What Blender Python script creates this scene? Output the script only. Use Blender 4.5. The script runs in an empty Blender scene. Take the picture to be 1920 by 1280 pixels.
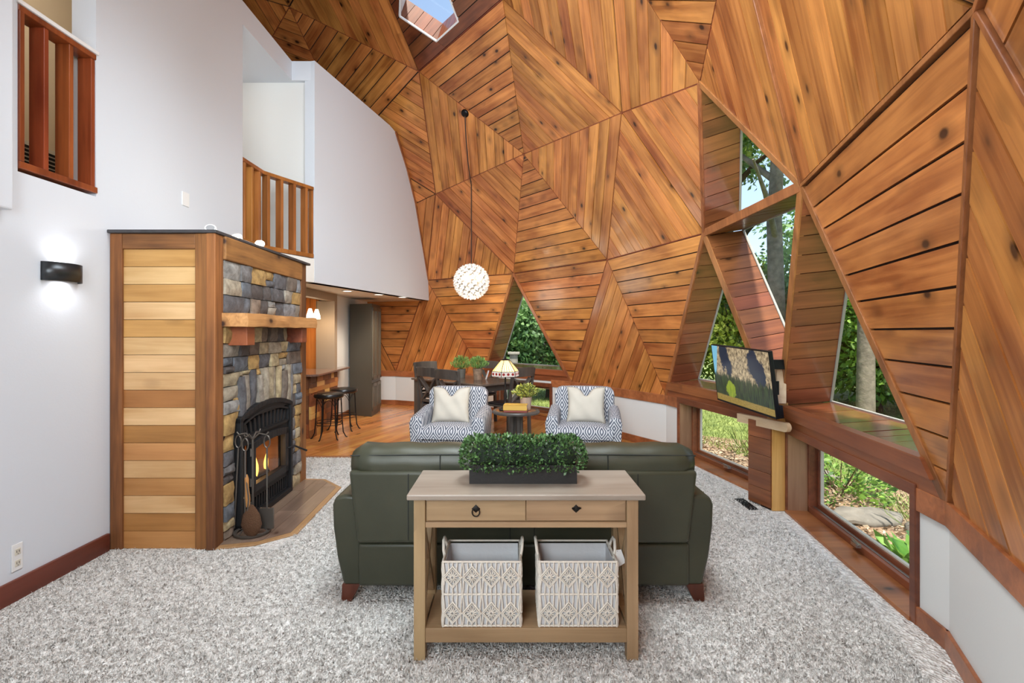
import bpy, bmesh, math, random
import numpy as np
from mathutils import Vector, Matrix

# ------------------------------------------------------------------ camera, sky, lights, exposure
SC = bpy.context.scene
COL = SC.collection
FPX, HORIZON, EYE = 965.115, 622.868, 1.484
cam_d = bpy.data.cameras.new('camera'); cam = bpy.data.objects.new('camera', cam_d); COL.objects.link(cam)
cam_d.sensor_width = 36; cam_d.lens = FPX/1920*36; cam_d.shift_y = (HORIZON-640)/1920
cam_d.clip_start = 0.05; cam_d.clip_end = 300
cam.location = (0, 0, EYE); cam.rotation_euler = (math.pi/2, 0, 0)
SC.camera = cam
vs = SC.view_settings
vs.view_transform = 'Standard'; vs.look = 'None'; vs.gamma = 1; vs.use_curve_mapping = False
vs.exposure = 0.15
SC.display_settings.display_device = 'sRGB'
try:
    SC.cycles.use_denoising = True
    SC.cycles.max_bounces = 8; SC.cycles.diffuse_bounces = 4; SC.cycles.glossy_bounces = 3; SC.cycles.transparent_max_bounces = 12
    SC.cycles.use_adaptive_sampling = True; SC.cycles.adaptive_threshold = .02
    SC.cycles.sample_clamp_indirect = 6
    SC.cycles.caustics_reflective = False; SC.cycles.caustics_refractive = False
except Exception: pass

world = bpy.data.worlds.new('sky'); SC.world = world; world.use_nodes = True
wn = world.node_tree; wn.nodes.clear()
w_out = wn.nodes.new('ShaderNodeOutputWorld'); w_bg = wn.nodes.new('ShaderNodeBackground')
w_sky = wn.nodes.new('ShaderNodeTexSky'); w_sky.sky_type = 'HOSEK_WILKIE'; w_sky.turbidity = 4.0
w_sky.sun_direction = Vector((0.35, 0.25, 0.9)).normalized(); w_sky.ground_albedo = 0.3
w_hsv = wn.nodes.new('ShaderNodeHueSaturation'); w_hsv.inputs['Saturation'].default_value = 0.85
wn.links.new(w_sky.outputs[0], w_hsv.inputs['Color']); wn.links.new(w_hsv.outputs[0], w_bg.inputs['Color'])
w_bg.inputs['Strength'].default_value = 5.5
wn.links.new(w_bg.outputs[0], w_out.inputs[0])

def light(name, kind, loc, energy, color=(1,1,1), target=None, **kw):
    d = bpy.data.lights.new(name, kind); d.energy = energy; d.color = color
    for k, v in kw.items(): setattr(d, k, v)
    o = bpy.data.objects.new(name, d); COL.objects.link(o); o.location = loc
    if target is not None:
        o.rotation_euler = (Vector(target)-Vector(loc)).to_track_quat('-Z', 'Y').to_euler()
    return o
light('sun', 'SUN', (7.2, 0, 20), 8.5, (1.0, .93, .8), target=(6.6, 8, 0), angle=math.radians(4))
# added fill lights without fixtures, out of view above and behind the viewer
FILL_TINT = (.85, .95, 1.0)
light('room_fill', 'AREA', (-.2, 1.0, 2.95), 92, FILL_TINT, target=(-.1, 9.5, 3.1), size=1.8, spread=1.9)
light('dome_down_fill', 'AREA', (0.3, 2.7, 4.6), 162, FILL_TINT, target=(.1, 3.1, 0), size=2.2, spread=2.4)
light('rear_fill', 'AREA', (-.5, -.6, 2.2), 158, FILL_TINT, target=(0.9, 8, 2.0), size=1.9)
light('dome_back_fill', 'AREA', (.2, 3.5, 4.05), 60, FILL_TINT, target=(-.5, 9.5, 2.2), size=2.0, spread=2.0)

# ------------------------------------------------------------------ helpers
RND = random.Random(7)
def rmat(ax, a): return Matrix.Rotation(a, 4, ax)
def T(x, y, z): return Matrix.Translation((x, y, z))

def thing(name, label, cat, loc=(0,0,0), rotz=0, group=None):
    o = bpy.data.objects.new(name, None); COL.objects.link(o); o.empty_display_size = .1
    o.location = loc; o.rotation_euler = (0, 0, rotz)
    o['label'] = label; o['category'] = cat
    if group: o['group'] = group
    return o
def tag(o, label=None, cat=None, group=None, kind=None):
    if label: o['label'] = label
    if cat: o['category'] = cat
    if group: o['group'] = group
    if kind: o['kind'] = kind
    return o
def dup(root, loc=None, rotz=None, label=None, group=None):
    r = root.copy(); COL.objects.link(r)
    if loc is not None: r.location = loc
    if rotz is not None: r.rotation_euler = (0, 0, rotz)
    if label: r['label'] = label
    if group: r['group'] = group
    def rec(a, b):
        for ch in list(a.children):
            c = ch.copy(); COL.objects.link(c); c.parent = b; rec(ch, c)
    rec(root, r)
    return r

class MB:
    def __init__(self): self.v = []; self.f = []
    def add(self, vs, fs, M=None):
        o = len(self.v)
        if M is not None: vs = [M @ Vector(p) for p in vs]
        self.v += [tuple(p) for p in vs]; self.f += [tuple(i+o for i in q) for q in fs]
        return self
    def box(self, x0, x1, y0, y1, z0, z1, M=None):
        return self.add([(x0,y0,z0),(x1,y0,z0),(x1,y1,z0),(x0,y1,z0),(x0,y0,z1),(x1,y0,z1),(x1,y1,z1),(x0,y1,z1)],
            [(3,2,1,0),(4,5,6,7),(0,1,5,4),(1,2,6,5),(2,3,7,6),(3,0,4,7)], M)
    def cbox(self, c, s, M=None):
        x, y, z = c; a, b, d = s[0]/2, s[1]/2, s[2]/2
        return self.box(x-a, x+a, y-b, y+b, z-d, z+d, M)
    def bar(self, p, q, w, h, up=(0,0,1)):
        p, q = Vector(p), Vector(q); d = q-p; L = d.length; d.normalize()
        u = Vector(up); s = d.cross(u)
        if s.length < 1e-4: s = d.cross(Vector((0,1,0)))
        s.normalize(); u = s.cross(d)
        vs = []
        for t in (p, q):
            for a, b in ((-1,-1),(1,-1),(1,1),(-1,1)): vs.append(t+s*(a*w/2)+u*(b*h/2))
        return self.add(vs, [(0,1,2,3),(7,6,5,4),(0,4,5,1),(1,5,6,2),(2,6,7,3),(3,7,4,0)])
    def tube(self, pts, r, n=8, closed=False, caps=True):
        pts = [Vector(p) for p in pts]; m = len(pts)
        rs = r if isinstance(r, (list, tuple)) else [r]*m
        vs = []; prev = None
        for i, p in enumerate(pts):
            a = pts[(i-1) % m] if (closed or i > 0) else p
            b = pts[(i+1) % m] if (closed or i < m-1) else p
            t = (b-a)
            if t.length < 1e-9: t = Vector((0,0,1))
            t.normalize()
            if prev is None:
                u = t.cross(Vector((0,0,1)))
                if u.length < .05: u = t.cross(Vector((1,0,0)))
            else: u = prev - t*prev.dot(t)
            u.normalize(); prev = u; w = t.cross(u)
            for k in range(n):
                an = 2*math.pi*k/n; vs.append(p+(u*math.cos(an)+w*math.sin(an))*rs[i])
        fs = []
        for i in range(m if closed else m-1):
            j = (i+1) % m
            for k in range(n):
                l = (k+1) % n; fs.append((i*n+k, i*n+l, j*n+l, j*n+k))
        if caps and not closed:
            fs.append(tuple(range(n-1,-1,-1))); fs.append(tuple((m-1)*n+k for k in range(n)))
        return self.add(vs, fs)
    def lathe(self, prof, n=24, M=None, cap=True, ang=2*math.pi):
        vs = []; fs = []; full = ang > 6.28
        nn = n if full else n+1
        for r, z in prof:
            for k in range(nn):
                a = ang*k/n; vs.append((r*math.cos(a), r*math.sin(a), z))
        for i in range(len(prof)-1):
            for k in range(n):
                l = (k+1) % nn; fs.append((i*nn+k, i*nn+l, (i+1)*nn+l, (i+1)*nn+k))
        if cap and full:
            if prof[0][0] > 1e-5: fs.append(tuple(range(nn-1,-1,-1)))
            if prof[-1][0] > 1e-5: fs.append(tuple((len(prof)-1)*nn+k for k in range(nn)))
        return self.add(vs, fs, M)
    def prism(self, poly, z0, z1, M=None):
        n = len(poly)
        vs = [(x,y,z0) for x,y in poly]+[(x,y,z1) for x,y in poly]
        fs = [tuple(range(n-1,-1,-1)), tuple(range(n,2*n))]+[(i,(i+1)%n,n+(i+1)%n,n+i) for i in range(n)]
        return self.add(vs, fs, M)
    def ball(self, c, r, n=12, m=8, M=None):
        if not isinstance(r, (tuple, list)): r = (r, r, r)
        vs = [(c[0],c[1],c[2]-r[2])]; fs = []
        for i in range(1, m):
            t = -math.pi/2+math.pi*i/m
            for k in range(n):
                a = 2*math.pi*k/n
                vs.append((c[0]+r[0]*math.cos(t)*math.cos(a), c[1]+r[1]*math.cos(t)*math.sin(a), c[2]+r[2]*math.sin(t)))
        vs.append((c[0],c[1],c[2]+r[2]))
        for k in range(n): fs.append((0, 1+(k+1)%n, 1+k))
        for i in range(m-2):
            for k in range(n):
                a = 1+i*n+k; b = 1+i*n+(k+1)%n; fs.append((a,b,b+n,a+n))
        e = len(vs)-1
        for k in range(n): fs.append((e, e-n+k, e-n+(k+1)%n))
        return self.add(vs, fs, M)
    def build(self, name, mat, parent=None, smooth=None, bevel=0, seg=2, world=True, sub=0):
        v = self.v
        if parent is not None and world:
            l = parent.matrix_basis.translation.copy(); pp = parent.parent
            while pp is not None: l = l+pp.location; pp = pp.parent
            v = [(a-l.x, b-l.y, c-l.z) for a, b, c in v]
        me = bpy.data.meshes.new(name); me.from_pydata(v, [], self.f); me.update()
        bm = bmesh.new(); bm.from_mesh(me); bmesh.ops.recalc_face_normals(bm, faces=bm.faces); bm.to_mesh(me); bm.free()
        o = bpy.data.objects.new(name, me); COL.objects.link(o)
        if mat is not None: me.materials.append(mat)
        if parent is not None: o.parent = parent
        if bevel:
            b = o.modifiers.new('bevel', 'BEVEL'); b.width = bevel; b.segments = seg; b.limit_method = 'ANGLE'; b.angle_limit = math.radians(40)
        if sub:
            s = o.modifiers.new('sub', 'SUBSURF'); s.levels = sub; s.render_levels = sub
        if smooth is not None:
            me.polygons.foreach_set('use_smooth', [True]*len(me.polygons))
            if not sub: me.set_sharp_from_angle(angle=math.radians(smooth))
        return o
def struct(o): o['kind'] = 'structure'; return o

# ------------------------------------------------------------------ materials
def nt(name):
    m = bpy.data.materials.new(name); m.use_nodes = True; t = m.node_tree
    b = t.nodes['Principled BSDF']; return m, t, b
def lin(c): return tuple(((x/255)/12.92 if x/255 <= .04045 else ((x/255+.055)/1.055)**2.4) for x in c)+(1,)
def N(t, k, **kw):
    n = t.nodes.new(k)
    for a, v in kw.items():
        if a in n.inputs: n.inputs[a].default_value = v
        else: setattr(n, a, v)
    return n
def plain(name, rgb, rough=.5, metal=0, var=0.0, scale=8, bump=0.0, bscale=60, spec=None, coat=0, sheen=0):
    m, t, b = nt(name); L = t.links.new
    b.inputs['Roughness'].default_value = rough; b.inputs['Metallic'].default_value = metal
    if spec is not None: b.inputs['Specular IOR Level'].default_value = spec
    if coat: b.inputs['Coat Weight'].default_value = coat
    if sheen: b.inputs['Sheen Weight'].default_value = sheen
    c = lin(rgb); b.inputs['Base Color'].default_value = c
    tc = N(t, 'ShaderNodeTexCoord')
    if var:
        n = N(t, 'ShaderNodeTexNoise', Scale=scale, Detail=5.0); L(tc.outputs['Object'], n.inputs['Vector'])
        r = N(t, 'ShaderNodeValToRGB'); r.color_ramp.elements[0].position = .3; r.color_ramp.elements[1].position = .7
        r.color_ramp.elements[0].color = tuple(x*(1-var) for x in c[:3])+(1,); r.color_ramp.elements[1].color = tuple(min(1, x*(1+var)) for x in c[:3])+(1,)
        L(n.outputs['Fac'], r.inputs['Fac']); L(r.outputs[0], b.inputs['Base Color'])
    if bump:
        n = N(t, 'ShaderNodeTexNoise', Scale=bscale, Detail=4.0); L(tc.outputs['Object'], n.inputs['Vector'])
        bp = N(t, 'ShaderNodeBump', Strength=bump, Distance=.01); L(n.outputs['Fac'], bp.inputs['Height']); L(bp.outputs[0], b.inputs['Normal'])
    return m
def wood(name, ca, cb, axis=0, uv=False, rough=.42, knots=.6, tint=.25, grain=1.0, coat=0.0, kcol=(52, 26, 12), huev=.0):
    m, t, b = nt(name); L = t.links.new
    b.inputs['Roughness'].default_value = rough
    if coat: b.inputs['Coat Weight'].default_value = coat; b.inputs['Coat Roughness'].default_value = .12
    tc = N(t, 'ShaderNodeTexCoord'); src = tc.outputs['UV' if uv else 'Object']
    oi = N(t, 'ShaderNodeObjectInfo')
    add = N(t, 'ShaderNodeVectorMath', operation='ADD'); L(src, add.inputs[0])
    cmb = N(t, 'ShaderNodeCombineXYZ'); mu = N(t, 'ShaderNodeMath', operation='MULTIPLY'); mu.inputs[1].default_value = 37.0
    L(oi.outputs['Random'], mu.inputs[0])
    for i in range(3): L(mu.outputs[0], cmb.inputs[i])
    L(cmb.outputs[0], add.inputs[1])
    def mp(al, ac):
        k = N(t, 'ShaderNodeMapping'); s = [ac, ac, ac]; s[axis] = al
        k.inputs['Scale'].default_value = s; L(add.outputs[0], k.inputs['Vector']); return k.outputs[0]
    n1 = N(t, 'ShaderNodeTexNoise', Scale=1.0, Detail=6.0, Roughness=.6, Distortion=.6); L(mp(1.1*grain, 22*grain), n1.inputs['Vector'])
    n2 = N(t, 'ShaderNodeTexNoise', Scale=1.0, Detail=3.0); L(mp(1.4, 4.0), n2.inputs['Vector'])
    mx = N(t, 'ShaderNodeMath', operation='MULTIPLY_ADD'); mx.inputs[1].default_value = .55; L(n2.outputs['Fac'], mx.inputs[0])
    m2 = N(t, 'ShaderNodeMath', operation='MULTIPLY'); m2.inputs[1].default_value = .45; L(n1.outputs['Fac'], m2.inputs[0]); L(m2.outputs[0], mx.inputs[2])
    r = N(t, 'ShaderNodeValToRGB'); r.color_ramp.elements[0].position = .38; r.color_ramp.elements[1].position = .62
    r.color_ramp.elements[0].color = lin(ca); r.color_ramp.elements[1].color = lin(cb); L(mx.outputs[0], r.inputs['Fac'])
    col = r.outputs[0]
    if knots:
        vo = N(t, 'ShaderNodeTexVoronoi', Scale=1.0, Randomness=1.0); L(mp(3.6, 6.0), vo.inputs['Vector'])
        sx = N(t, 'ShaderNodeSeparateColor'); L(vo.outputs['Color'], sx.inputs[0])
        gt = N(t, 'ShaderNodeMath', operation='GREATER_THAN'); gt.inputs[1].default_value = 1-knots*.75; L(sx.outputs[0], gt.inputs[0])
        kr = N(t, 'ShaderNodeValToRGB'); kr.color_ramp.elements[0].position = .08; kr.color_ramp.elements[1].position = .38
        kr.color_ramp.elements[0].color = (1,1,1,1); kr.color_ramp.elements[1].color = (0,0,0,1); e = kr.color_ramp.elements.new(.15); e.color = (.38,.38,.38,1)
        L(vo.outputs['Distance'], kr.inputs['Fac'])
        km = N(t, 'ShaderNodeMath', operation='MULTIPLY'); L(kr.outputs[0], km.inputs[0]); L(gt.outputs[0], km.inputs[1])
        mixk = N(t, 'ShaderNodeMixRGB'); mixk.inputs[2].default_value = lin(kcol); L(km.outputs[0], mixk.inputs[0]); L(col, mixk.inputs[1]); col = mixk.outputs[0]
    if tint:
        hs = N(t, 'ShaderNodeHueSaturation'); mr = N(t, 'ShaderNodeMapRange'); mr.inputs['To Min'].default_value = 1-tint; mr.inputs['To Max'].default_value = 1+tint
        L(oi.outputs['Random'], mr.inputs['Value']); L(mr.outputs[0], hs.inputs['Value']); L(col, hs.inputs['Color'])
        mh = N(t, 'ShaderNodeMath', operation='MULTIPLY_ADD'); fr_ = N(t, 'ShaderNodeMath', operation='FRACT'); m7 = N(t, 'ShaderNodeMath', operation='MULTIPLY'); m7.inputs[1].default_value = 7.31; L(oi.outputs['Random'], m7.inputs[0]); L(m7.outputs[0], fr_.inputs[0]); L(fr_.outputs[0], mh.inputs[0]); mh.inputs[1].default_value = .014; mh.inputs[2].default_value = .4935; L(mh.outputs[0], hs.inputs['Hue']); col = hs.outputs[0]
    L(col, b.inputs['Base Color'])
    bp = N(t, 'ShaderNodeBump', Strength=.12, Distance=.004); L(n1.outputs['Fac'], bp.inputs['Height']); L(bp.outputs[0], b.inputs['Normal'])
    return m
def emit(name, rgb, s):
    m, t, b = nt(name); b.inputs['Base Color'].default_value = (0,0,0,1); b.inputs['Emission Color'].default_value = lin(rgb); b.inputs['Emission Strength'].default_value = s; return m
def glassmat(name='window_glass', tintc=(1,1,1), refl=1.0):
    m = bpy.data.materials.new(name); m.use_nodes = True; t = m.node_tree; t.nodes.clear(); L = t.links.new
    o = N(t, 'ShaderNodeOutputMaterial'); mix = N(t, 'ShaderNodeMixShader'); tr = N(t, 'ShaderNodeBsdfTransparent'); gl = N(t, 'ShaderNodeBsdfGlossy', Roughness=.0)
    tr.inputs['Color'].default_value = tuple(tintc)+(1,); lw = N(t, 'ShaderNodeLayerWeight', Blend=.5); pw = N(t, 'ShaderNodeMath', operation='POWER'); pw.inputs[1].default_value = 5.0; L(lw.outputs['Facing'], pw.inputs[0])
    mm = N(t, 'ShaderNodeMath', operation='MULTIPLY_ADD'); mm.inputs[1].default_value = .5*refl; mm.inputs[2].default_value = .03*refl; L(pw.outputs[0], mm.inputs[0])
    L(mm.outputs[0], mix.inputs[0]); L(tr.outputs[0], mix.inputs[1]); L(gl.outputs[0], mix.inputs[2]); L(mix.outputs[0], o.inputs[0])
    return m

M_PLANK = wood('pine_plank', (138, 76, 34), (202, 132, 70), uv=True, knots=.8, tint=.17, rough=.33, coat=.25)
M_REVEAL = wood('cedar_plank', (98, 53, 31), (138, 80, 48), uv=True, knots=.35, tint=.2, rough=.3, coat=.3)
M_SILL = wood('varnished_sill', (104, 58, 36), (146, 88, 56), uv=True, knots=.2, tint=.2, rough=.13, coat=.8)
M_GROOVE = plain('dark_groove', (34, 15, 8), .8)
M_SHELLWOOD = wood('pine_far', (140, 80, 36), (178, 106, 54), knots=.3, tint=0)
M_TRIM = wood('stained_trim', (122, 72, 40), (168, 106, 62), axis=1, knots=.15, tint=.1, rough=.35)
M_TRIMX = wood('stained_trim_x', (122, 72, 40), (168, 106, 62), axis=0, knots=.15, tint=.1, rough=.35)
M_TRIMZ = wood('stained_trim_z', (122, 72, 40), (168, 106, 62), axis=2, knots=.15, tint=.1, rough=.35)
M_RED = wood('red_cedar', (98, 44, 26), (140, 70, 42), axis=2, knots=.1, tint=.1, rough=.4)
M_BASE = wood('cherry_baseboard', (86, 42, 28), (112, 58, 40), axis=1, knots=0, tint=.05, rough=.4)
M_WALL = plain('white_paint', (208, 213, 221), .75, bump=.06, bscale=90)
M_WARMWALL = plain('warm_white_paint', (214, 214, 212), .75, bump=.05, bscale=90)
M_BEIGE = plain('beige_paint', (214, 196, 168), .8)
M_CEIL = plain('ceiling_paint', (222, 218, 212), .8)
M_GLASS = glassmat()
M_WHITETRIM = plain('white_trim', (225, 225, 225), .5); M_GASKET = plain('grey_gasket', (150, 148, 142), .5)
M_BLACK = plain('black_metal', (22, 22, 24), .45, .6)
M_IRON = plain('wrought_iron', (38, 34, 32), .5, .7, bump=.2, bscale=80)

# ------------------------------------------------------------------ the geodesic dome: a four-frequency icosahedral hemisphere
RAD, A1, B1 = 6.585, .222262, .000881
YAW, CX, CY, CZ = -1.54596, .665473, .632581, .122058
ZB = EYE-CZ*RAD
def _n(v): return v/np.linalg.norm(v)
_el = math.atan(.5)
def _sp(k, e): a = k*2*math.pi/5; return np.array([math.cos(e)*math.sin(a), math.cos(e)*math.cos(a), math.sin(e)])
ICO_T = np.array([0, 0, 1.]); ICO_U = [_sp(k, _el) for k in range(5)]; ICO_P = [_sp(k+.5, -_el) for k in range(5)]
def gpt(P3, w):
    v = _n(sum(p*x for p, x in zip(P3, w)))
    s = sorted(w)
    if s == [0, 1, 3]:
        A = P3[w.index(3)]; Bq = P3[w.index(1)]; t = _n(Bq-A*(A@Bq)); return A*math.cos(A1)+t*math.sin(A1)
    if s == [1, 1, 2]:
        A = P3[w.index(2)]; t = _n(A-v*(v@A)); return _n(v+t*B1)
    return v
def to_world(v):
    d = (v-np.array([CX, CY, CZ]))*RAD; c, s = math.cos(YAW), math.sin(YAW)
    return Vector((d[0]*c-d[1]*s, d[0]*s+d[1]*c, d[2]+EYE))
VTX = {}
def _rows(P3, rows, mode='ij'):
    for j, row in enumerate(rows):
        for i, nm in enumerate(row):
            w = [4-i-j, i, j] if mode == 'ij' else [4-j, j-i, i]
            VTX[nm] = to_world(gpt(P3, w))
U, P = ICO_U, ICO_P
_rows([U[0], U[4], P[4]], [['F','E','D','L','U4'],['C','B','A','M'],['N','O','S']])
_rows([U[0], U[4], ICO_T], [['F','E','D','L','U4'],['X','W','K','R1'],['X2','V','J'],['X3','J2'],['T']])
_rows([U[0], P[4], P[0]], [['F'],['C','G'],['N','H','I']], 'tri')
_rows([U[0], U[1], P[0]], [['F','Y','Y2','Y3','U1'],['G','Z','Z2','Z3'],['I','Q','Q2']])
_rows([U[0], U[1], ICO_T], [['F','Y','Y2','Y3','U1'],['X','Wa','Wb','Xr'],['X2','Wc','Xr2'],['X3','Xr3'],['T']])
_rows([U[1], P[0], P[1]], [['U1'],['Z3','Z4'],['Q2','Q3','Q4']], 'tri')
_rows([U[4], P[3], P[4]], [['U4'],['M2','M'],['S3','S2','S']], 'tri')
_rows([U[4], U[3], P[3]], [['U4','l1','l2','l3','U3'],['M2','m3','m4','m5'],['S3','s4','s5']])
_rows([U[4], U[3], ICO_T], [['U4','l1','l2','l3','U3'],['R1','k1','k2','k3'],['J','j1','j3'],['J2','j4'],['T']])
CEN = to_world(np.zeros(3))
# every triangle of the hemisphere
_pts = []; _names = []
def _vid(p):
    for i, q in enumerate(_pts):
        if (p-q).length < .03: return i
    _pts.append(p); nm = [k for k, x in VTX.items() if (x-p).length < .03]
    _names.append(nm[0] if nm else '#%d' % len(_pts)); return len(_pts)-1
ICO_F = []
for k in range(5):
    k1 = (k+1) % 5
    ICO_F += [[U[k], U[k1], ICO_T], [U[k], U[k1], P[k]], [U[k], P[(k-1) % 5], P[k]]]
TRIS = []
for P3 in ICO_F:
    g = {}
    for i in range(5):
        for j in range(5-i):
            g[i, j] = to_world(gpt(P3, [4-i-j, i, j]))
    for i in range(4):
        for j in range(4-i):
            cands = [((i,j),(i+1,j),(i,j+1))]
            if i+j < 3: cands.append(((i+1,j),(i+1,j+1),(i,j+1)))
            for tr in cands:
                if min(g[q].z for q in tr) > ZB-.15: TRIS.append(tuple(_vid(g[q]) for q in tr))
def nm(i): return _names[i]
# ------------------------------------------------------------------ plank panels
def clip(poly, a, b, c):           # keep a*x+b*y >= c
    out = []; n = len(poly)
    for i in range(n):
        p, q = poly[i], poly[(i+1) % n]; dp = a*p[0]+b*p[1]-c; dq = a*q[0]+b*q[1]-c
        if dp >= 0: out.append(p)
        if (dp > 0 > dq) or (dp < 0 < dq):
            t = dp/(dp-dq); out.append((p[0]+(q[0]-p[0])*t, p[1]+(q[1]-p[1])*t))
    res = []
    for p in out:
        if not res or math.hypot(p[0]-res[-1][0], p[1]-res[-1][1]) > 1e-4: res.append(p)
    if len(res) > 1 and math.hypot(res[0][0]-res[-1][0], res[0][1]-res[-1][1]) < 1e-4: res.pop()
    return res
def area2(poly): return abs(sum(p[0]*q[1]-q[0]*p[1] for p, q in zip(poly, poly[1:]+poly[:1])))/2
def slab_obj(name, poly, org, ex, ey, nz, thick, mat, parent, lift=0.0, off=None):
    """one board: polygon poly in the (ex,ey) plane at org, front face towards nz, with grain-aligned UVs"""
    n = len(poly); f = [org+ex*x+ey*y+nz*lift for x, y in poly]; b = [org+ex*x+ey*y-nz*thick for x, y in poly]
    me = bpy.data.meshes.new(name)
    faces = [tuple(range(n)), tuple(range(2*n-1, n-1, -1))]+[(i, n+i, n+(i+1) % n, (i+1) % n) for i in range(n)]
    if ex.cross(ey).dot(nz) < 0: faces = [tuple(reversed(q)) for q in faces]
    me.from_pydata([tuple(v) for v in f+b], [], faces); me.update()
    ou, ov = off if off else (RND.uniform(0, 40), RND.uniform(0, 40))
    uvl = me.uv_layers.new(name='UVMap'); uvp = poly+poly
    for lp in me.loops:
        x, y = uvp[lp.vertex_index]; uvl.data[lp.index].uv = (x+ou, y+ov)
    me.materials.append(mat)
    o = bpy.data.objects.new(name, me); COL.objects.link(o); o.parent = parent
    return o
BOARD = .166
def boards(poly, org, ex, ey, nz, mat, parent, name='plank', width=BOARD, gap=.012, start=None, thick=.016, jit=.0015, hole=None):
    ys = [p[1] for p in poly]; lo, hi = min(ys), max(ys)
    y = lo if start is None else start
    while y < hi-.01:
        q = clip(clip(poly, 0, 1, y+gap/2), 0, -1, -(y+width-gap/2))
        y += width
        pieces = [q]
        if hole and len(q) >= 3:
            pieces = []; rest = q
            m = len(hole)
            for i in range(m):
                a, b = hole[i], hole[(i+1) % m]; dx, dy = b[0]-a[0], b[1]-a[1]
                nx, ny = -dy, dx                                   # inside on the left for ccw
                c = nx*a[0]+ny*a[1]
                pieces.append(clip(rest, -nx, -ny, -c)); rest = clip(rest, nx, ny, c)
                if len(rest) < 3: break
        for p in pieces:
            if len(p) >= 3 and area2(p) > .0012:
                slab_obj(name, p, org, ex, ey, nz, thick, mat, parent, lift=RND.uniform(-jit, jit))
def frame2(p, q, r):
    """origin p, ex along p->q, ey towards r, nz into the room"""
    ex = (q-p).normalized(); ey = (r-p)-ex*(r-p).dot(ex); ey.normalize(); nz = ex.cross(ey)
    if nz.dot(Vector(CEN)+Vector((0,0,1.5))-p) < 0: nz = -nz
    return p.copy(), ex, ey, nz
def to2(p, org, ex, ey): d = p-org; return (d.dot(ex), d.dot(ey))

DIRS = {}
for s in ['A D B:A B','A B O:A B','D L A:L A','L A M:L M','L M U4:L M','M A S:M A','M S S2:M S2','M M2 S2:M M2','S2 M2 S3:M2 S2',
          'B D E:B E','B E C:E C','E F C:E C','B C N:B C','B O N:B O','D K L:K L','K L R1:L R1','L R1 U4:L R1','D K W:K W','D E W:W E',
          'W E X:E X','E F X:E X','F X Y:X Y','F Y G:Y G','Y G Z:Y G','G Z I:G Z','Z I Q:Z Q','Z Q Z2:Z Z2','Y Z Y2:Y Z','Z Z2 Y2:Z Z2',
          'K R1 J:K R1','K J V:K V','J R1 k1:k1 R1','J k1 j1:j1 k1','J j1 J2:j1 J','J V J2:J V','W V X2:W V','W X X2:W X','K W V:K W',
          'X Y Wa:X Y','Q Z2 Q2:Z2 Q','R1 U4 l1:R1 U4','R1 l1 k1:R1 k1','M2 U4 M:U4 M','X X2 Wa:X X2','Y Wa Y2:Y Wa']:
    a, b = s.split(':'); DIRS[frozenset(a.split())] = b.split()
WINS = [frozenset(s.split()) for s in ('F C G','C G H','C N H','G H I','A S O')]
SKY = frozenset('K W V'.split())
wall_back = None
shells = {'ceiling': MB(), 'wall_back': MB(), 'wall_right': MB(), 'wall_left_dome': MB()}
shell_slots = {k: [] for k in shells}
def region(c):
    if c.x < -2.6 and c.y < 8: return 'wall_left_dome'
    if c.z > 3.35: return 'ceiling'
    return 'wall_back' if c.y > 5.6 else 'wall_right'
todo = []
WIN_EDGES = {frozenset(e) for w in WINS for e in ([tuple(sorted(w))[:2], tuple(sorted(w))[1:], (tuple(sorted(w))[0], tuple(sorted(w))[2])])}
TRIM_EDGES = {frozenset(e.split()) for e in ('G Z','Z I','Z Q','Y G','Z Z2')} | WIN_EDGES
for tr in TRIS:
    key = frozenset(nm(i) for i in tr); pv = [_pts[i] for i in tr]
    if key in WINS or key == SKY: 
        if key == SKY: todo.append((key, tr, 'ceiling'))
        continue
    cen = sum(pv, Vector())/3; reg = region(cen)
    nrm = (pv[1]-pv[0]).cross(pv[2]-pv[0]).normalized()
    if nrm.dot(cen-Vector(CEN)) < 0: nrm = -nrm
    has = key in DIRS
    sh = shells[reg]; off = .018 if has else 0.0
    sh.add([p+nrm*off for p in pv]+[Vector(CEN)+(p-Vector(CEN))*1.045 for p in pv], [(0,1,2),(3,4,5)])
    shell_slots[reg] += [0 if has else 1, 0]
    if has: todo.append((key, tr, reg))
SH = {}
for k, mb in shells.items():
    o = mb.build('wall_left_dome' if k == 'wall_left_dome' else k, M_GROOVE); o.data.materials.append(M_SHELLWOOD)
    o.data.polygons.foreach_set('material_index', shell_slots[k]); struct(o); SH[k] = o
skyhole3 = None
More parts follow.
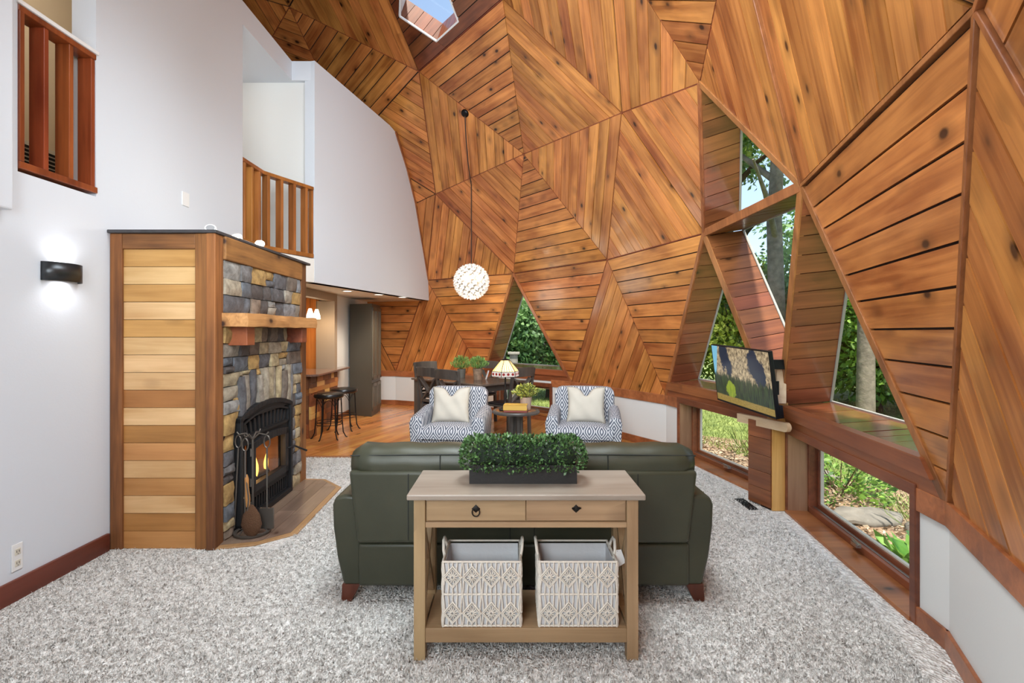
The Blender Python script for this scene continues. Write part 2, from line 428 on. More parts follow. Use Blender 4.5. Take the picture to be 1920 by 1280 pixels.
for key, tr, reg in todo:
    d = [VTX[x] for x in DIRS[key]]; other = [_pts[i] for i in tr if nm(i) not in DIRS[key]][0]
    org, ex, ey, nz = frame2(d[0], d[1], other)
    P3 = [(_pts[i], nm(i)) for i in tr]; poly = [to2(p, org, ex, ey) for p, _ in P3]
    ar = sum(p[0]*q[1]-q[0]*p[1] for p, q in zip(poly, poly[1:]+poly[:1]))
    if ar < 0: P3.reverse(); poly.reverse()
    q = poly
    for i in range(3):
        a, b = poly[i], poly[(i+1) % 3]; L = math.hypot(b[0]-a[0], b[1]-a[1]); nx, ny = -(b[1]-a[1])/L, (b[0]-a[0])/L
        e = frozenset((P3[i][1], P3[(i+1) % 3][1])); ins = .024 if e in TRIM_EDGES else .006
        q = clip(q, nx, ny, nx*a[0]+ny*a[1]+ins)
    hole = None
    if key == SKY:
        K_, W_, V_ = VTX['K'], VTX['W'], VTX['V']
        h3 = [K_*a+W_*b+V_*c for a, b, c in ((.60,.04,.36),(.615,.31,.075),(.345,.58,.075),(.10,.56,.34),(.22,.24,.54))]
        hole = [to2(p, org, ex, ey) for p in h3]
        if sum(p[0]*r[1]-r[0]*p[1] for p, r in zip(hole, hole[1:]+hole[:1])) < 0: hole.reverse(); h3.reverse()
        skyhole3 = (h3, nz)
    if key == SKY: boards(poly, org-nz*.018, ex, ey, nz, M_GROOVE, SH[reg], name='skylight_backing', width=9, gap=0, hole=hole, thick=.02, jit=0)
    boards(q, org, ex, ey, nz, M_REVEAL if key == SKY else M_PLANK, SH[reg], hole=hole)
# thin trim battens over the seams on the near side and around the windows
def batten(a, b, w, h, parent, mat, sink=.0):
    c = (a+b)/2; inn = (Vector(CEN)+Vector((0,0,1))-c); d = (b-a).normalized(); inn = (inn-d*inn.dot(d)).normalized()
    m = MB(); m.bar(a+inn*(h/2-sink), b+inn*(h/2-sink), w, h, up=inn); return m.build('batten', mat, parent, bevel=.003)
for e in sorted(TRIM_EDGES, key=lambda s: sorted(s)):
    a, b = sorted(e)
    if {a, b} <= {'H','I','N','O','S'}: continue
    w = .05 if e in WIN_EDGES else .024
    if e in (frozenset('CG'), frozenset('CH'), frozenset('GH')): w = .075
    batten(VTX[a], VTX[b], w, .045, SH['wall_right'] if VTX[a].y < 5.6 else SH['wall_back'], M_TRIMZ, .03)
for e in ('A D','D B','A L','A B','B O','B N','B C','B E','M S','M A','M S2','D L','D E','E F','L M','K L','K D','K J','K W','W E','F X','F Y','J R1','J k1','J L'):
    a, b = e.split()
    if (VTX[a]-VTX[b]).length > 2.6: continue
    # narrow dark seam strip
    batten(VTX[a], VTX[b], .012, .02, SH['ceiling'] if VTX[a].z+VTX[b].z > 6.7 else SH['wall_back'], M_RED, .022)

# ------------------------------------------------------------------ triangular windows set deep in the shell
DEPTH = .37
def tri_window(n, names, ins, sill=False, label=None):
    pv = [VTX[x] for x in names]                               # order: apex-side first; ins per edge (0-1,1-2,2-0)
    org, ex, ey, nz = frame2(pv[0], pv[1], pv[2]); nout = -nz
    poly = [to2(p, org, ex, ey) for p in pv]
    sgn = 1 if sum(p[0]*q[1]-q[0]*p[1] for p, q in zip(poly, poly[1:]+poly[:1])) > 0 else -1
    q = poly
    for i in range(3):
        a, b = poly[i], poly[(i+1) % 3]; L = math.hypot(b[0]-a[0], b[1]-a[1]); nx, ny = -(b[1]-a[1])/L*sgn, (b[0]-a[0])/L*sgn
        q = clip(q, nx, ny, nx*a[0]+ny*a[1]+ins[i])
    inner = [org+ex*x+ey*y for x, y in q]; outer = [p+nout*DEPTH for p in inner]; c = sum(inner, Vector())/len(inner)
    m = MB()
    k = len(inner)
    for i in range(k):                                         # slim pale gasket round the pane
        a, b = outer[i], outer[(i+1) % k]; cc = c+nout*DEPTH
        s = (b-a).normalized(); inw = (cc-a)-s*(cc-a).dot(s); inw.normalize()
        m.bar(a+inw*.005, b+inw*.005, .01, .02, up=nout)
    win = struct(m.build('window_%d' % n, M_GASKET))
    pane = MB(); pane.add(outer, [tuple(range(k))]); pane.build('pane', M_GLASS, win)
    back = MB()
    for i in range(k):
        a, b = inner[i], inner[(i+1) % k]; ed = (b-a); L = ed.length; ed.normalize()
        cc = c; inw = (cc-a)-ed*(cc-a).dot(ed); inw -= nout*inw.dot(nout); inw.normalize()
        back.add([a-inw*.016, b-inw*.016, b-inw*.016+nout*DEPTH*1.02, a-inw*.016+nout*DEPTH*1.02], [(0,1,2,3)])
        boards([(0,0),(DEPTH,0),(DEPTH,L),(0,L)], a, nout, ed, inw, M_SILL if inw.z > .7 else M_REVEAL, win, name='reveal_plank', gap=.007, width=.145)
    back.build('reveal_backing', M_GROOVE, win)
    if sill:                                                   # board that carries the sill, between ring and opening
        i = sill-1; a, b = poly[i], poly[(i+1) % 3]; L = math.hypot(b[0]-a[0], b[1]-a[1]); nx, ny = -(b[1]-a[1])/L*sgn, (b[0]-a[0])/L*sgn
        s2 = clip(poly, -nx, -ny, -(nx*a[0]+ny*a[1]+ins[i]+.004)); s2 = clip(s2, nx, ny, nx*a[0]+ny*a[1]+ins[i]*.52)
        s3 = clip(poly, -nx, -ny, -(nx*a[0]+ny*a[1]+ins[i]*.5)); s3 = clip(s3, nx, ny, nx*a[0]+ny*a[1]-.02)
        ang = Vector((b[0]-a[0], b[1]-a[1])).normalized(); e1 = ex*ang.x+ey*ang.y; e2 = nz.cross(e1)
        for pp, lift in ((s2, .035), (s3, .012)):
            w3 = [to2(org+ex*x+ey*y, org, e1, e2) for x, y in pp]
            slab_obj('sill_board', w3, org, e1, e2, nz, .02, M_TRIMUV, win, lift=lift)
    return win
M_TRIMUV = wood('stained_trim_uv', (116, 66, 38), (158, 94, 54), uv=True, knots=.15, tint=.06, rough=.35)
tri_window(1, ['A','S','O'], (.045,.19,.045), sill=2)
tri_window(2, ['F','C','G'], (.03,.04,.03))
tri_window(3, ['C','H','G'], (.04,.04,.04))
tri_window(4, ['C','N','H'], (.03,.19,.04), sill=2)
tri_window(5, ['G','H','I'], (.04,.19,.03), sill=2)
# skylight shaft
h3, nz = skyhole3; nout = -nz; c = sum(h3, Vector())/len(h3); k = len(h3); m = MB()
for i in range(k): m.bar(h3[i]+nout*.004, h3[(i+1) % k]+nout*.004, .02, .024, up=nz)
sk = struct(m.build('window_6', M_WHITETRIM)); m = MB(); SD = .3
up = (nout+Vector((0,0,1))).normalized()
m.add([p+up*SD for p in h3], [tuple(range(k))]); m.build('pane', M_GLASS, sk)
m = MB()
for i in range(k):
    a, b = h3[i], h3[(i+1) % k]; ed = (b-a); L = ed.length; ed.normalize(); inw = up.cross(ed)
    if inw.dot(c-a) < 0: inw = -inw
    inw.normalize(); m.add([a-inw*.018, b-inw*.018, b-inw*.018+up*SD*1.02, a-inw*.018+up*SD*1.02], [(0,1,2,3)])
    e2 = inw.cross(ed); e2 = e2 if e2.dot(up) > 0 else -e2; L2 = SD*up.dot(e2); sh = SD*up.dot(ed)
    boards([(0,0),(L2,sh),(L2,L+sh),(0,L)], a, e2, ed, inw, M_REVEAL if i < 2 else M_WHITETRIM, sk, name='shaft_plank', gap=.007, width=.15)
m.build('shaft_backing', M_GROOVE, sk)

# ------------------------------------------------------------------ riser wall under the dome, with its low windows
ring = sorted([i for i in range(len(_pts)) if abs(_pts[i].z-ZB) < .05], key=lambda i: math.atan2(_pts[i].y-CEN.y, _pts[i].x-CEN.x))
def segf(a, b):
    a = Vector((a.x, a.y, 0)); b = Vector((b.x, b.y, 0)); e = (b-a); L = e.length; e.normalize(); t = Vector((e.y, -e.x, 0))
    if t.dot(a-Vector((CEN.x, CEN.y, 0))) < 0: t = -t
    return a, e, t, L
def sbox(mb, fr, s0, s1, t0, t1, z0, z1):
    a, e, t, L = fr
    vs = [a+e*s+t*q+Vector((0,0,z)) for z in (z0, z1) for s, q in ((s0,t0),(s1,t0),(s1,t1),(s0,t1))]
    mb.add(vs, [(3,2,1,0),(4,5,6,7),(0,1,5,4),(1,2,6,5),(2,3,7,6),(3,0,4,7)]); return mb
riser = MB(); base = MB(); cap = MB(); ZT = ZB
OPEN = {frozenset('NH'): ('N', .36, 1.86, -.02, .655), frozenset('HI'): ('H', .2, 1.80, -.02, .655), frozenset('SO'): ('S', .42, 1.62, .10, .575)}
base_o = {}
for i, r in enumerate(ring):
    r2 = ring[(i+1) % len(ring)]; a, b = nm(r), nm(r2); key = frozenset((a, b)); fr = segf(_pts[r], _pts[r2]); L = fr[3]
    if key in OPEN:
        st, s0, s1, z0, z1 = OPEN[key]
        if a != st: s0, s1 = L-s1, L-s0
        sbox(riser, fr, -.01, s0, 0, .14, 0, ZT); sbox(riser, fr, s1, L+.01, 0, .14, 0, ZT)
        sbox(riser, fr, s0, s1, 0, .14, z1, ZT)
        if z0 > 0: sbox(riser, fr, s0, s1, 0, .14, 0, z0)
        spans = [(-.01, s0-.03), (s1+.03, L+.01)]
        bsp = spans if z0 < 0 else [(-.01, L+.01)]
    else:
        sbox(riser, fr, -.01, L+.01, 0, .14, 0, ZT); spans = bsp = [(-.01, L+.01)]
    vis = 'Q' in (a+b) or a in ('S','O','N','H','I','S2','S3') or b in ('S','O','N','H','I','S2')
    for s0_, s1_ in bsp: sbox(base, fr, s0_, s1_, -.018, 0, 0, .095)
    for s0_, s1_ in spans: sbox(cap, fr, s0_, s1_, -.018, .02, ZT-.10, ZT+.016)
struct(riser.build('wall_riser', M_WARMWALL)); struct(base.build('baseboard_riser', M_TRIMX, bevel=.004)); struct(cap.build('trim_1', M_TRIMX, bevel=.003))
M_SASH = wood('sash_wood', (96, 52, 32), (132, 78, 48), axis=1, knots=0, tint=.05, rough=.35)
M_JAMB = wood('jamb_wood', (128, 92, 66), (158, 122, 92), axis=2, knots=0, tint=.05, rough=.4)
M_CREAM = plain('cream_vinyl', (206, 200, 186), .5)
M_NICKEL = plain('satin_nickel', (170, 165, 158), .3, .9)
def low_window(n, a, b, s0, s1, z0, z1, rec=.2, handle=True):
    fr = segf(VTX[a], VTX[b])
    m = MB()                                                    # face casing
    z00 = max(z0, 0)
    sbox(m, fr, s0-.05, s0, -.022, .02, z00, z1+.03); sbox(m, fr, s1, s1+.05, -.022, .02, z00, z1+.03); sbox(m, fr, s0-.05, s1+.05, -.024, .02, z1-.005, z1+.06)
    win = struct(m.build('window_%d' % n, M_SASH, bevel=.004))
    m = MB(); sbox(m, fr, s0-.015, s0+.004, -.01, rec+.06, z00, z1); m.build('jamb', M_JAMB, win); m = MB(); sbox(m, fr, s1-.004, s1+.015, -.01, rec+.06, z00, z1); m.build('jamb', M_JAMB, win)
    m = MB(); sbox(m, fr, s0, s1, -.01, rec+.06, z1-.012, z1); m.build('head', M_JAMB, win)
    m = MB(); sbox(m, fr, s0-.01, s1+.01, -.03, rec+.1, z00-.02, z00+.02); m.build('sill', M_TRIMX, win, bevel=.004)
    zb = z00+.02
    m = MB()                                                    # sash rails and stiles
    sbox(m, fr, s0+.004, s1-.004, rec-.06, rec-.0, zb, zb+.045); sbox(m, fr, s0+.02, s1-.02, rec+.0, rec+.04, zb, zb+.075)
    sbox(m, fr, s0+.004, s0+.03, rec-.06, rec, zb, z1); sbox(m, fr, s1-.03, s1-.004, rec-.06, rec, zb, z1)
    sbox(m, fr, s0+.03, s0+.065, rec, rec+.04, zb, z1); sbox(m, fr, s1-.065, s1-.03, rec, rec+.04, zb, z1); sbox(m, fr, s0+.03, s1-.03, rec, rec+.04, z1-.045, z1)
    m.build('sash', M_SASH, win, bevel=.003)
    m = MB(); g0, g1 = zb+.075, z1-.045
    for q in ((s0+.065, s0+.08, g0, g1), (s1-.08, s1-.065, g0, g1), (s0+.065, s1-.065, g0, g0+.012), (s0+.065, s1-.065, g1-.012, g1)): sbox(m, fr, q[0], q[1], rec+.012, rec+.034, q[2], q[3])
    m.build('glazing_bead', M_CREAM, win)
    m = MB(); sbox(m, fr, s0+.03, s1-.03, rec-.03, rec-.012, zb+.046, zb+.05); m.build('track', M_NICKEL, win)
    m = MB(); a_, e, t, L = fr
    m.add([a_+e*s+t*(rec+.025)+Vector((0,0,z)) for s, z in ((s0+.07,g0),(s1-.07,g0),(s1-.07,g1),(s0+.07,g1))], [(0,1,2,3)]); m.build('pane', M_GLASS, win)
    if handle:
        m = MB(); sc = (s0+s1)/2; c0 = a_+e*(sc-.05)+t*(rec-.075)+Vector((0,0,zb+.045)); c1 = a_+e*(sc+.06)+t*(rec-.095)+Vector((0,0,zb+.06))
        m.bar(c0, c1, .03, .022); m.tube([c1, c1+Vector((0,0,.01))-e*.03, c0-e*.02+Vector((0,0,.02))], .008, 8); m.build('crank_handle', M_NICKEL, win, smooth=40)
    return win
low_window(7, 'N', 'H', .36, 1.86, -.02, .655)
low_window(8, 'H', 'I', .2, 1.80, -.02, .655)
low_window(9, 'S', 'O', .42, 1.62, .10, .575, rec=.1, handle=False)
# ------------------------------------------------------------------ floor: carpet and wood boards
def carpet_mat():
    m, t, b = nt('shag_carpet'); L = t.links.new; b.inputs['Roughness'].default_value = .95; b.inputs['Specular IOR Level'].default_value = .1
    tc = N(t, 'ShaderNodeTexCoord')
    v = N(t, 'ShaderNodeTexVoronoi', Scale=70.0); n = N(t, 'ShaderNodeTexNoise', Scale=30.0, Detail=6.0); n2 = N(t, 'ShaderNodeTexNoise', Scale=2.2, Detail=3.0)
    for q in (v, n, n2): L(tc.outputs['Object'], q.inputs['Vector'])
    r = N(t, 'ShaderNodeValToRGB'); r.color_ramp.elements[0].color = lin((198, 192, 186)); r.color_ramp.elements[1].color = lin((246, 243, 239)); r.color_ramp.elements[0].position = .3; r.color_ramp.elements[1].position = .6
    L(n.outputs['Fac'], r.inputs['Fac'])
    mx = N(t, 'ShaderNodeMixRGB', blend_type='MULTIPLY'); mx.inputs[0].default_value = .35; r2 = N(t, 'ShaderNodeValToRGB'); r2.color_ramp.elements[0].position = .35; r2.color_ramp.elements[1].position = .65; r2.color_ramp.elements[0].color = (.8,.79,.78,1)
    L(n2.outputs['Fac'], r2.inputs['Fac']); L(r.outputs[0], mx.inputs[1]); L(r2.outputs[0], mx.inputs[2]); L(mx.outputs[0], b.inputs['Base Color'])
    bp = N(t, 'ShaderNodeBump', Strength=.9, Distance=.02); ad = N(t, 'ShaderNodeMath', operation='ADD'); L(n.outputs['Fac'], ad.inputs[0]); L(v.outputs['Distance'], ad.inputs[1]); L(ad.outputs[0], bp.inputs['Height']); L(bp.outputs[0], b.inputs['Normal'])
    return m
M_CARPET = carpet_mat()
YC = 6.12
ringv = [_pts[i] for i in ring]
fpoly = [(p.x, p.y) for p in ringv]
mb = MB(); q = clip(fpoly, 0, -1, -YC); mb.add([(x, y, 0) for x, y in q], [tuple(range(len(q)))])
mb.add([(x*1.0, y, -.1) for x, y in fpoly], [tuple(range(len(fpoly)))])
floor_o = struct(mb.build('floor', M_CARPET))
# carpet pile: short tufts standing on the part of the carpet in view
rg = np.random.default_rng(3)
NT = 230000
yy = 1.9+(YC-1.9)*rg.random(NT)**1.9; xx = rg.uniform(-1, 1, NT)*np.minimum(yy*1.02, 2.9)
ok = (xx > -2.72) & (np.hypot(xx-CEN.x, yy-CEN.y) < 6.40)
hx = [(-2.05,3.5),(-1.785,3.588),(-1.574,3.778),(-1.626,4.903),(-1.874,5.168),(-2.05,5.2)]
ok &= ~((xx < -1.6) & (yy > 3.52) & (yy < 5.2) & (xx < -1.574)) | (xx > -1.56)
xx, yy = xx[ok], yy[ok]; n_ = len(xx)
an = rg.uniform(0, 2*np.pi, n_); w_ = rg.uniform(.0022, .0045, n_)*(0.7+yy*.12); h_ = rg.uniform(.008, .019, n_); lx, ly = rg.normal(0, .007, n_), rg.normal(0, .007, n_)
co = np.zeros((n_, 3, 3)); dx, dy = np.cos(an)*w_, np.sin(an)*w_
co[:,0,0] = xx-dx; co[:,0,1] = yy-dy; co[:,1,0] = xx+dx; co[:,1,1] = yy+dy; co[:,2,0] = xx+lx; co[:,2,1] = yy+ly; co[:,2,2] = h_
me = bpy.data.meshes.new('carpet_pile'); me.vertices.add(n_*3); me.vertices.foreach_set('co', co.ravel()); me.loops.add(n_*3); me.loops.foreach_set('vertex_index', np.arange(n_*3, dtype=np.int32))
me.polygons.add(n_); me.polygons.foreach_set('loop_start', np.arange(0, n_*3, 3, dtype=np.int32)); me.polygons.foreach_set('loop_total', np.full(n_, 3, dtype=np.int32)); me.update(calc_edges=True)
me.materials.append(M_CARPET); pile = bpy.data.objects.new('carpet_pile', me); COL.objects.link(pile); pile.parent = floor_o; pile['kind'] = 'stuff'; pile['label'] = 'beige shag carpet pile'
# wood floor boards
M_FLOOR = wood('oak_floor', (176, 112, 56), (212, 150, 86), uv=True, knots=.12, tint=.2, rough=.22, coat=.2, kcol=(110, 62, 28))
mb = MB(); q = clip(fpoly, 0, 1, YC-.02); mb.add([(x, y, -.004) for x, y in q], [tuple(range(len(q)))]); wf = struct(mb.build('floor_wood', M_GROOVE))
e1 = Vector((.36, .933, 0)).normalized(); e2 = Vector((e1.y, -e1.x, 0)); org = Vector((-2.5, YC, 0))
wpoly = [to2(Vector((x, y, 0)), org, e1, e2) for x, y in clip(clip(fpoly, 0, 1, YC), 1, 0, -3.4)]
lo, hi = min(p[1] for p in wpoly), max(p[1] for p in wpoly); v = lo; wd = .118
while v < hi:
    st = clip(clip(wpoly, 0, 1, v+.0008), 0, -1, -(v+wd-.0008)); v += wd
    if len(st) < 3: continue
    u0, u1 = min(p[0] for p in st), max(p[0] for p in st); u = u0-RND.uniform(0, 1.2)
    while u < u1:
        l = RND.uniform(.8, 1.7); pc = clip(clip(st, 1, 0, u+.0008), -1, 0, -(u+l-.0008)); u += l
        if len(pc) >= 3 and area2(pc) > .004: slab_obj('floor_board', pc, org, e1, e2, Vector((0,0,1)), .004, M_FLOOR, wf)
mb = MB(); mb.box(-2.9, 2.2, YC-.02, YC+.03, 0, .012); struct(mb.build('trim_2', M_TRIMX))

# ------------------------------------------------------------------ white walls on the left and the loft
XL = -2.75
m = MB(); t = .16
Y0, Y1, Z0, Z1, YE, ZTOP = 2.863, 3.403, 2.44, 4.4, 5.256, 4.87
m.box(XL-t, XL, -2.2, Y0, 0, ZTOP); m.box(XL-t, XL, Y1, YE, 0, ZTOP); m.box(XL-t, XL, Y0, Y1, 0, Z0-.06); m.box(XL-t, XL, Y0, Y1, Z1, ZTOP)
wl = struct(m.build('wall_left', M_WALL))
m = MB(); m.box(XL, XL+.07, 1.2, 2.77, 2.14, ZTOP-.02); struct(m.build('wall_bulkhead', M_WALL, bevel=.01))
m = MB(); m.box(XL-.02, XL+.018, 1.5, 3.5, 0, .12); struct(m.build('baseboard_left', M_BASE, bevel=.005))
# stair hall behind the railed opening
m = MB(); m.box(-3.95, -3.9, 1.5, 5.2, 2.3, ZTOP); m.box(-3.95, XL-t, 1.4, 1.5, 2.3, ZTOP); m.box(-3.95, XL-t, 5.15, 5.2, 2.3, ZTOP); m.box(-3.95, XL-t, 1.4, 5.2, 2.26, 2.34); m.box(-3.95, XL-t, 1.4, 5.2, ZTOP-.05, ZTOP)
struct(m.build('wall_hall', M_BEIGE))
light('hall_fill', 'POINT', (-3.35, 3.4, 4.2), 16, (1.0, .86, .68), shadow_soft_size=.12)  # added warm fill for the hall, no fixture behind it
vent = thing('wall_vent', 'white louvred air vent low on the beige hall wall behind the red railing', 'vent', (-3.9, 4.06, 2.6))
m = MB(); m.box(-3.898, -3.885, 3.86, 4.46, 2.66, 3.02); m.build('vent_frame', M_CREAM, vent, bevel=.004)
for k in range(9):
    m = MB(); z = 2.70+k*.033; m.box(-3.886, -3.876, 3.9, 4.42, z, z+.018); m.build('louvre', M_BLACK, vent)
# loft: slab under the loft, upper slab, back wall, big wall that meets the dome
WB, WA = .23, -1.632-.23*10.02
def wx(y): return WA+WB*y
ZLB = 2.105
wall_pts = [(6.418, ZLB), (6.418, ZTOP), (8.42, ZTOP), (8.62, 4.84), (9.06, 4.37), (9.42, 3.85), (9.79, 3.03), (10.02, 2.5), (10.06, ZLB)]
m = MB(); nn = Vector((1, -WB, 0)).normalized(); k = len(wall_pts)
fr_ = [Vector((wx(y), y, z)) for y, z in wall_pts]; bk = [p-nn*.14 for p in fr_]
m.add(fr_+bk, [tuple(range(k)), tuple(range(2*k-1, k-1, -1))]+[(i, (i+1) % k, k+(i+1) % k, k+i) for i in range(k)])
struct(m.build('wall_loft', M_WALL))
m = MB()
for i in range(3, 7): m.bar(fr_[i]+nn*.004, fr_[i+1]+nn*.004, .05, .03, up=nn)
struct(m.build('trim_3', M_TRIMZ))
m = MB(); m.prism([(-6.8, 5.256), (XL, 5.256), (XL, 5.745), (-2.462, 6.41), (-2.475, 6.45), (wx(10.06)-.02, 10.06), (-2.2, 10.6), (-3.5, 10.75), (-5.5, 10.5)], ZLB, 2.40)
struct(m.build('ceiling_kitchen', M_CEIL))
m = MB(); m.prism([(-6.6, 4.0), (XL-.001, 4.0), (XL-.001, 6.43), (-2.47, 6.43), (-2.475, 6.56), (-2.9, 6.7), (-6.6, 6.7)], 4.63, ZTOP)
struct(m.build('ceiling_loft', M_WALL))
m = MB(); m.box(-6.6, -2.6, 6.49, 6.6, 2.4, 4.63); m.box(-5.0, -4.9, 5.2, 6.5, 2.4, 4.63); struct(m.build('wall_loft_back', M_WARMWALL))
light('loft_fill', 'POINT', (-3.6, 5.7, 4.2), 7, (1.0, .95, .9), shadow_soft_size=.15)  # fill light added to brighten the loft recess, without a fixture

M_RAIL_RED = wood('red_rail', (104, 42, 20), (150, 72, 38), axis=2, knots=.05, tint=.08, rough=.35)
M_RAIL = wood('loft_rail', (128, 76, 32), (172, 110, 54), axis=2, knots=.1, tint=.1, rough=.4)
r1 = thing('stair_railing', 'dark red stained railing of broad upright boards set in the left wall opening', 'railing', (XL, 3.13, Z0))
m = MB(); m.box(XL-t, XL+.012, Y0, Y1, Z0-.04, Z0+.0); m.build('bottom_rail', M_RAIL_RED, r1, bevel=.004)
m = MB(); m.box(XL-.1, XL+.004, Y0, Y1, 3.28, 3.315); m.build('top_rail', M_RAIL_RED, r1, bevel=.004)
m = MB(); m.box(XL-t, XL+.014, Y0-.01, Y1+.01, 3.316, 3.34); m.build('white_cap', M_WHITETRIM, r1, bevel=.003)
m = MB(); m.box(XL-t, XL+.012, Y0, Y0+.03, Z0, 3.28); m.build('end_post', M_RAIL_RED, r1, bevel=.003)
for y in (3.03, 3.203, 3.37):
    m = MB(); m.box(XL-.095, XL-.005, y, y+.032, Z0, 3.28); m.build('baluster', M_RAIL_RED, r1, bevel=.003)
r2 = thing('loft_railing', 'honey brown bent railing of upright boards along the loft edge', 'railing', (XL, 5.8, 2.41))
path = [Vector((XL-.06, 5.27, 0)), Vector((XL-.06, 5.745, 0)), Vector((-2.50, 6.40, 0))]
for (a, b), nb in zip(zip(path, path[1:]), (3, 4)):
    for nmz, z, h in (('bottom_rail', 2.43, .05), ('top_rail', 3.265, .04)):
        m = MB(); m.bar(a+Vector((0,0,z)), b+Vector((0,0,z)), .10, h); m.build(nmz, M_RAIL, r2, bevel=.004)
    e = (b-a); s = Vector((e.y, -e.x, 0)).normalized()
    for j in range(nb):
        p = a+e*((j+.42)/nb); m = MB(); m.bar(p+Vector((0,0,2.45)), p+Vector((0,0,3.25)), .09, .036, up=e.normalized()); m.build('baluster', M_RAIL, r2, bevel=.003)
m = MB(); p = path[2]; m.bar(p+Vector((0,0,2.41)), p+Vector((0,0,3.28)), .05, .03, up=(path[2]-path[1]).normalized()); m.build('end_post', M_RAIL, r2)
# recessed lights in the kitchen ceiling
M_LED = emit('led_disc', (255, 244, 226), 9)
for i, ((x, y), w) in enumerate(zip(((-2.46, 7.70), (-2.18, 8.42), (-1.93, 9.05)), ('nearest the bar', 'middle of the three', 'nearest the dome planks'))):
    t_ = thing('recessed_light', 'round white recessed ceiling light under the loft, '+w, 'ceiling light', (x, y, ZLB), group='recessed kitchen lights')
    m = MB(); m.lathe([(.062,-.001),(.066,-.008),(.088,-.008),(.09,-.001)], 28, T(x, y, ZLB), cap=False); m.build('trim_ring', M_WHITETRIM, t_, smooth=40)
    m = MB(); m.lathe([(.001,-.003),(.064,-.003)], 28, T(x, y, ZLB), cap=False); m.build('lens', M_LED, t_)
    light('recessed_lamp', 'SPOT', (x, y, ZLB-.03), 38, (1.0, .85, .66), target=(x, y, 0), spot_size=2.4, spot_blend=.6, shadow_soft_size=.06)
# ------------------------------------------------------------------ fireplace
FA = Vector((-2.035, 3.53, 0)); FE = Vector((-.036, 1, 0)).normalized(); FN = Vector((FE.y, -FE.x, 0)); FR = (FA, FE, FN, 1.69)
def fp(s, t, z): return FA+FE*s+FN*t+Vector((0,0,z))
M_POST = wood('rough_post', (92, 56, 26), (150, 98, 48), axis=2, knots=.25, tint=.1, rough=.7, grain=1.3)
M_POSTX = wood('rough_header', (94, 60, 30), (156, 106, 56), axis=0, knots=.25, tint=.1, rough=.7, grain=1.3)
M_POSTY = wood('rough_beam', (100, 62, 32), (160, 106, 58), axis=1, knots=.25, tint=.1, rough=.7, grain=1.3)
M_MANTEL = wood('hewn_mantel', (150, 98, 52), (208, 154, 96), axis=1, knots=.35, tint=0, rough=.65, grain=1.2)
M_CORBEL = wood('corbel_cedar', (104, 48, 24), (150, 84, 48), axis=1, knots=0, tint=.05, rough=.55)
M_BLOND = [wood('blond_plank_%d' % i, a, b, uv=True, knots=.32, tint=.06, rough=.55, kcol=(70, 42, 24)) for i, (a, b) in enumerate((((196,152,98),(226,188,136)), ((172,118,62),(204,150,90)), ((150,98,50),(184,126,70))))]
M_SLATE = plain('slate_top', (58, 56, 58), .6, var=.2, scale=20)
M_MORTAR = plain('dark_mortar', (58, 54, 50), .9, bump=.3, bscale=40)
fpl = thing('fireplace', 'stone fireplace with plank side, rough timber posts and slate top against the white wall', 'fireplace', (-2.4, 4.3, 0))
ZF = 2.16
m = MB(); m.box(XL+.004, -2.55, 3.56, fp(1.66, 0, 0).y, 0, ZF)
for q in ((.05, .30, 0, 2.1), (1.22, 1.64, 0, 2.1), (.30, 1.22, .84, 2.1)): sbox(m, FR, q[0], q[1], -.08, -.002, q[2], q[3])
m.build('core', M_MORTAR, fpl)
m = MB(); m.box(XL+.002, -2.665, 3.515, 3.57, 0, ZF); m.build('post', M_POST, fpl, bevel=.006)
m = MB(); m.box(-2.165, -2.085, 3.512, 3.57, 0, ZF); m.build('post', M_POST, fpl, bevel=.006)
m = MB(); m.prism([(-2.082, 3.50), (-2.018, 3.50), (fp(.085, .012, 0).x, fp(.085, .012, 0).y), (-2.082, 3.62)], 0, ZF); m.build('post', M_POST, fpl, bevel=.006)
m = MB(); sbox(m, FR, 1.53, 1.66, -.05, .02, 0, ZF); m.build('post', M_POST, fpl, bevel=.006)
m = MB(); m.box(-2.665, -2.165, 3.518, 3.57, 2.055, ZF); m.build('header', M_POSTX, fpl, bevel=.006)
m = MB(); sbox(m, FR, .085, 1.53, -.03, .03, 1.995, ZF); m.build('header', M_POSTY, fpl, bevel=.008)
cols = [0,2,1,0,0,1,2,0,0,0,1,0,1,1,0,2,1]; cols = [1,0,1,0,1,0,0,0,2,0,2,1,0,1,0,2,1]
hgt = 2.055/17
for i in range(17):
    z = 2.055-(i+1)*hgt
    q = [(0, z+.0018), (.5, z+.0018), (.5, z+hgt-.0018), (0, z+hgt-.0018)]
    slab_obj('plank', q, Vector((-2.665, 3.534, 0))-Vector(fpl.location), Vector((1,0,0)), Vector((0,0,1)), Vector((0,-1,0)), .02, M_BLOND[cols[i]], fpl, lift=RND.uniform(-.001, .002))
m = MB(); m.prism([(XL+.002, 3.49), (-2.01, 3.49), (fp(1.70, .05, 0).x, fp(1.70, .05, 0).y), (XL+.002, fp(1.7, 0, 0).y)], ZF, ZF+.022); m.build('slate_top', M_SLATE, fpl, bevel=.004)
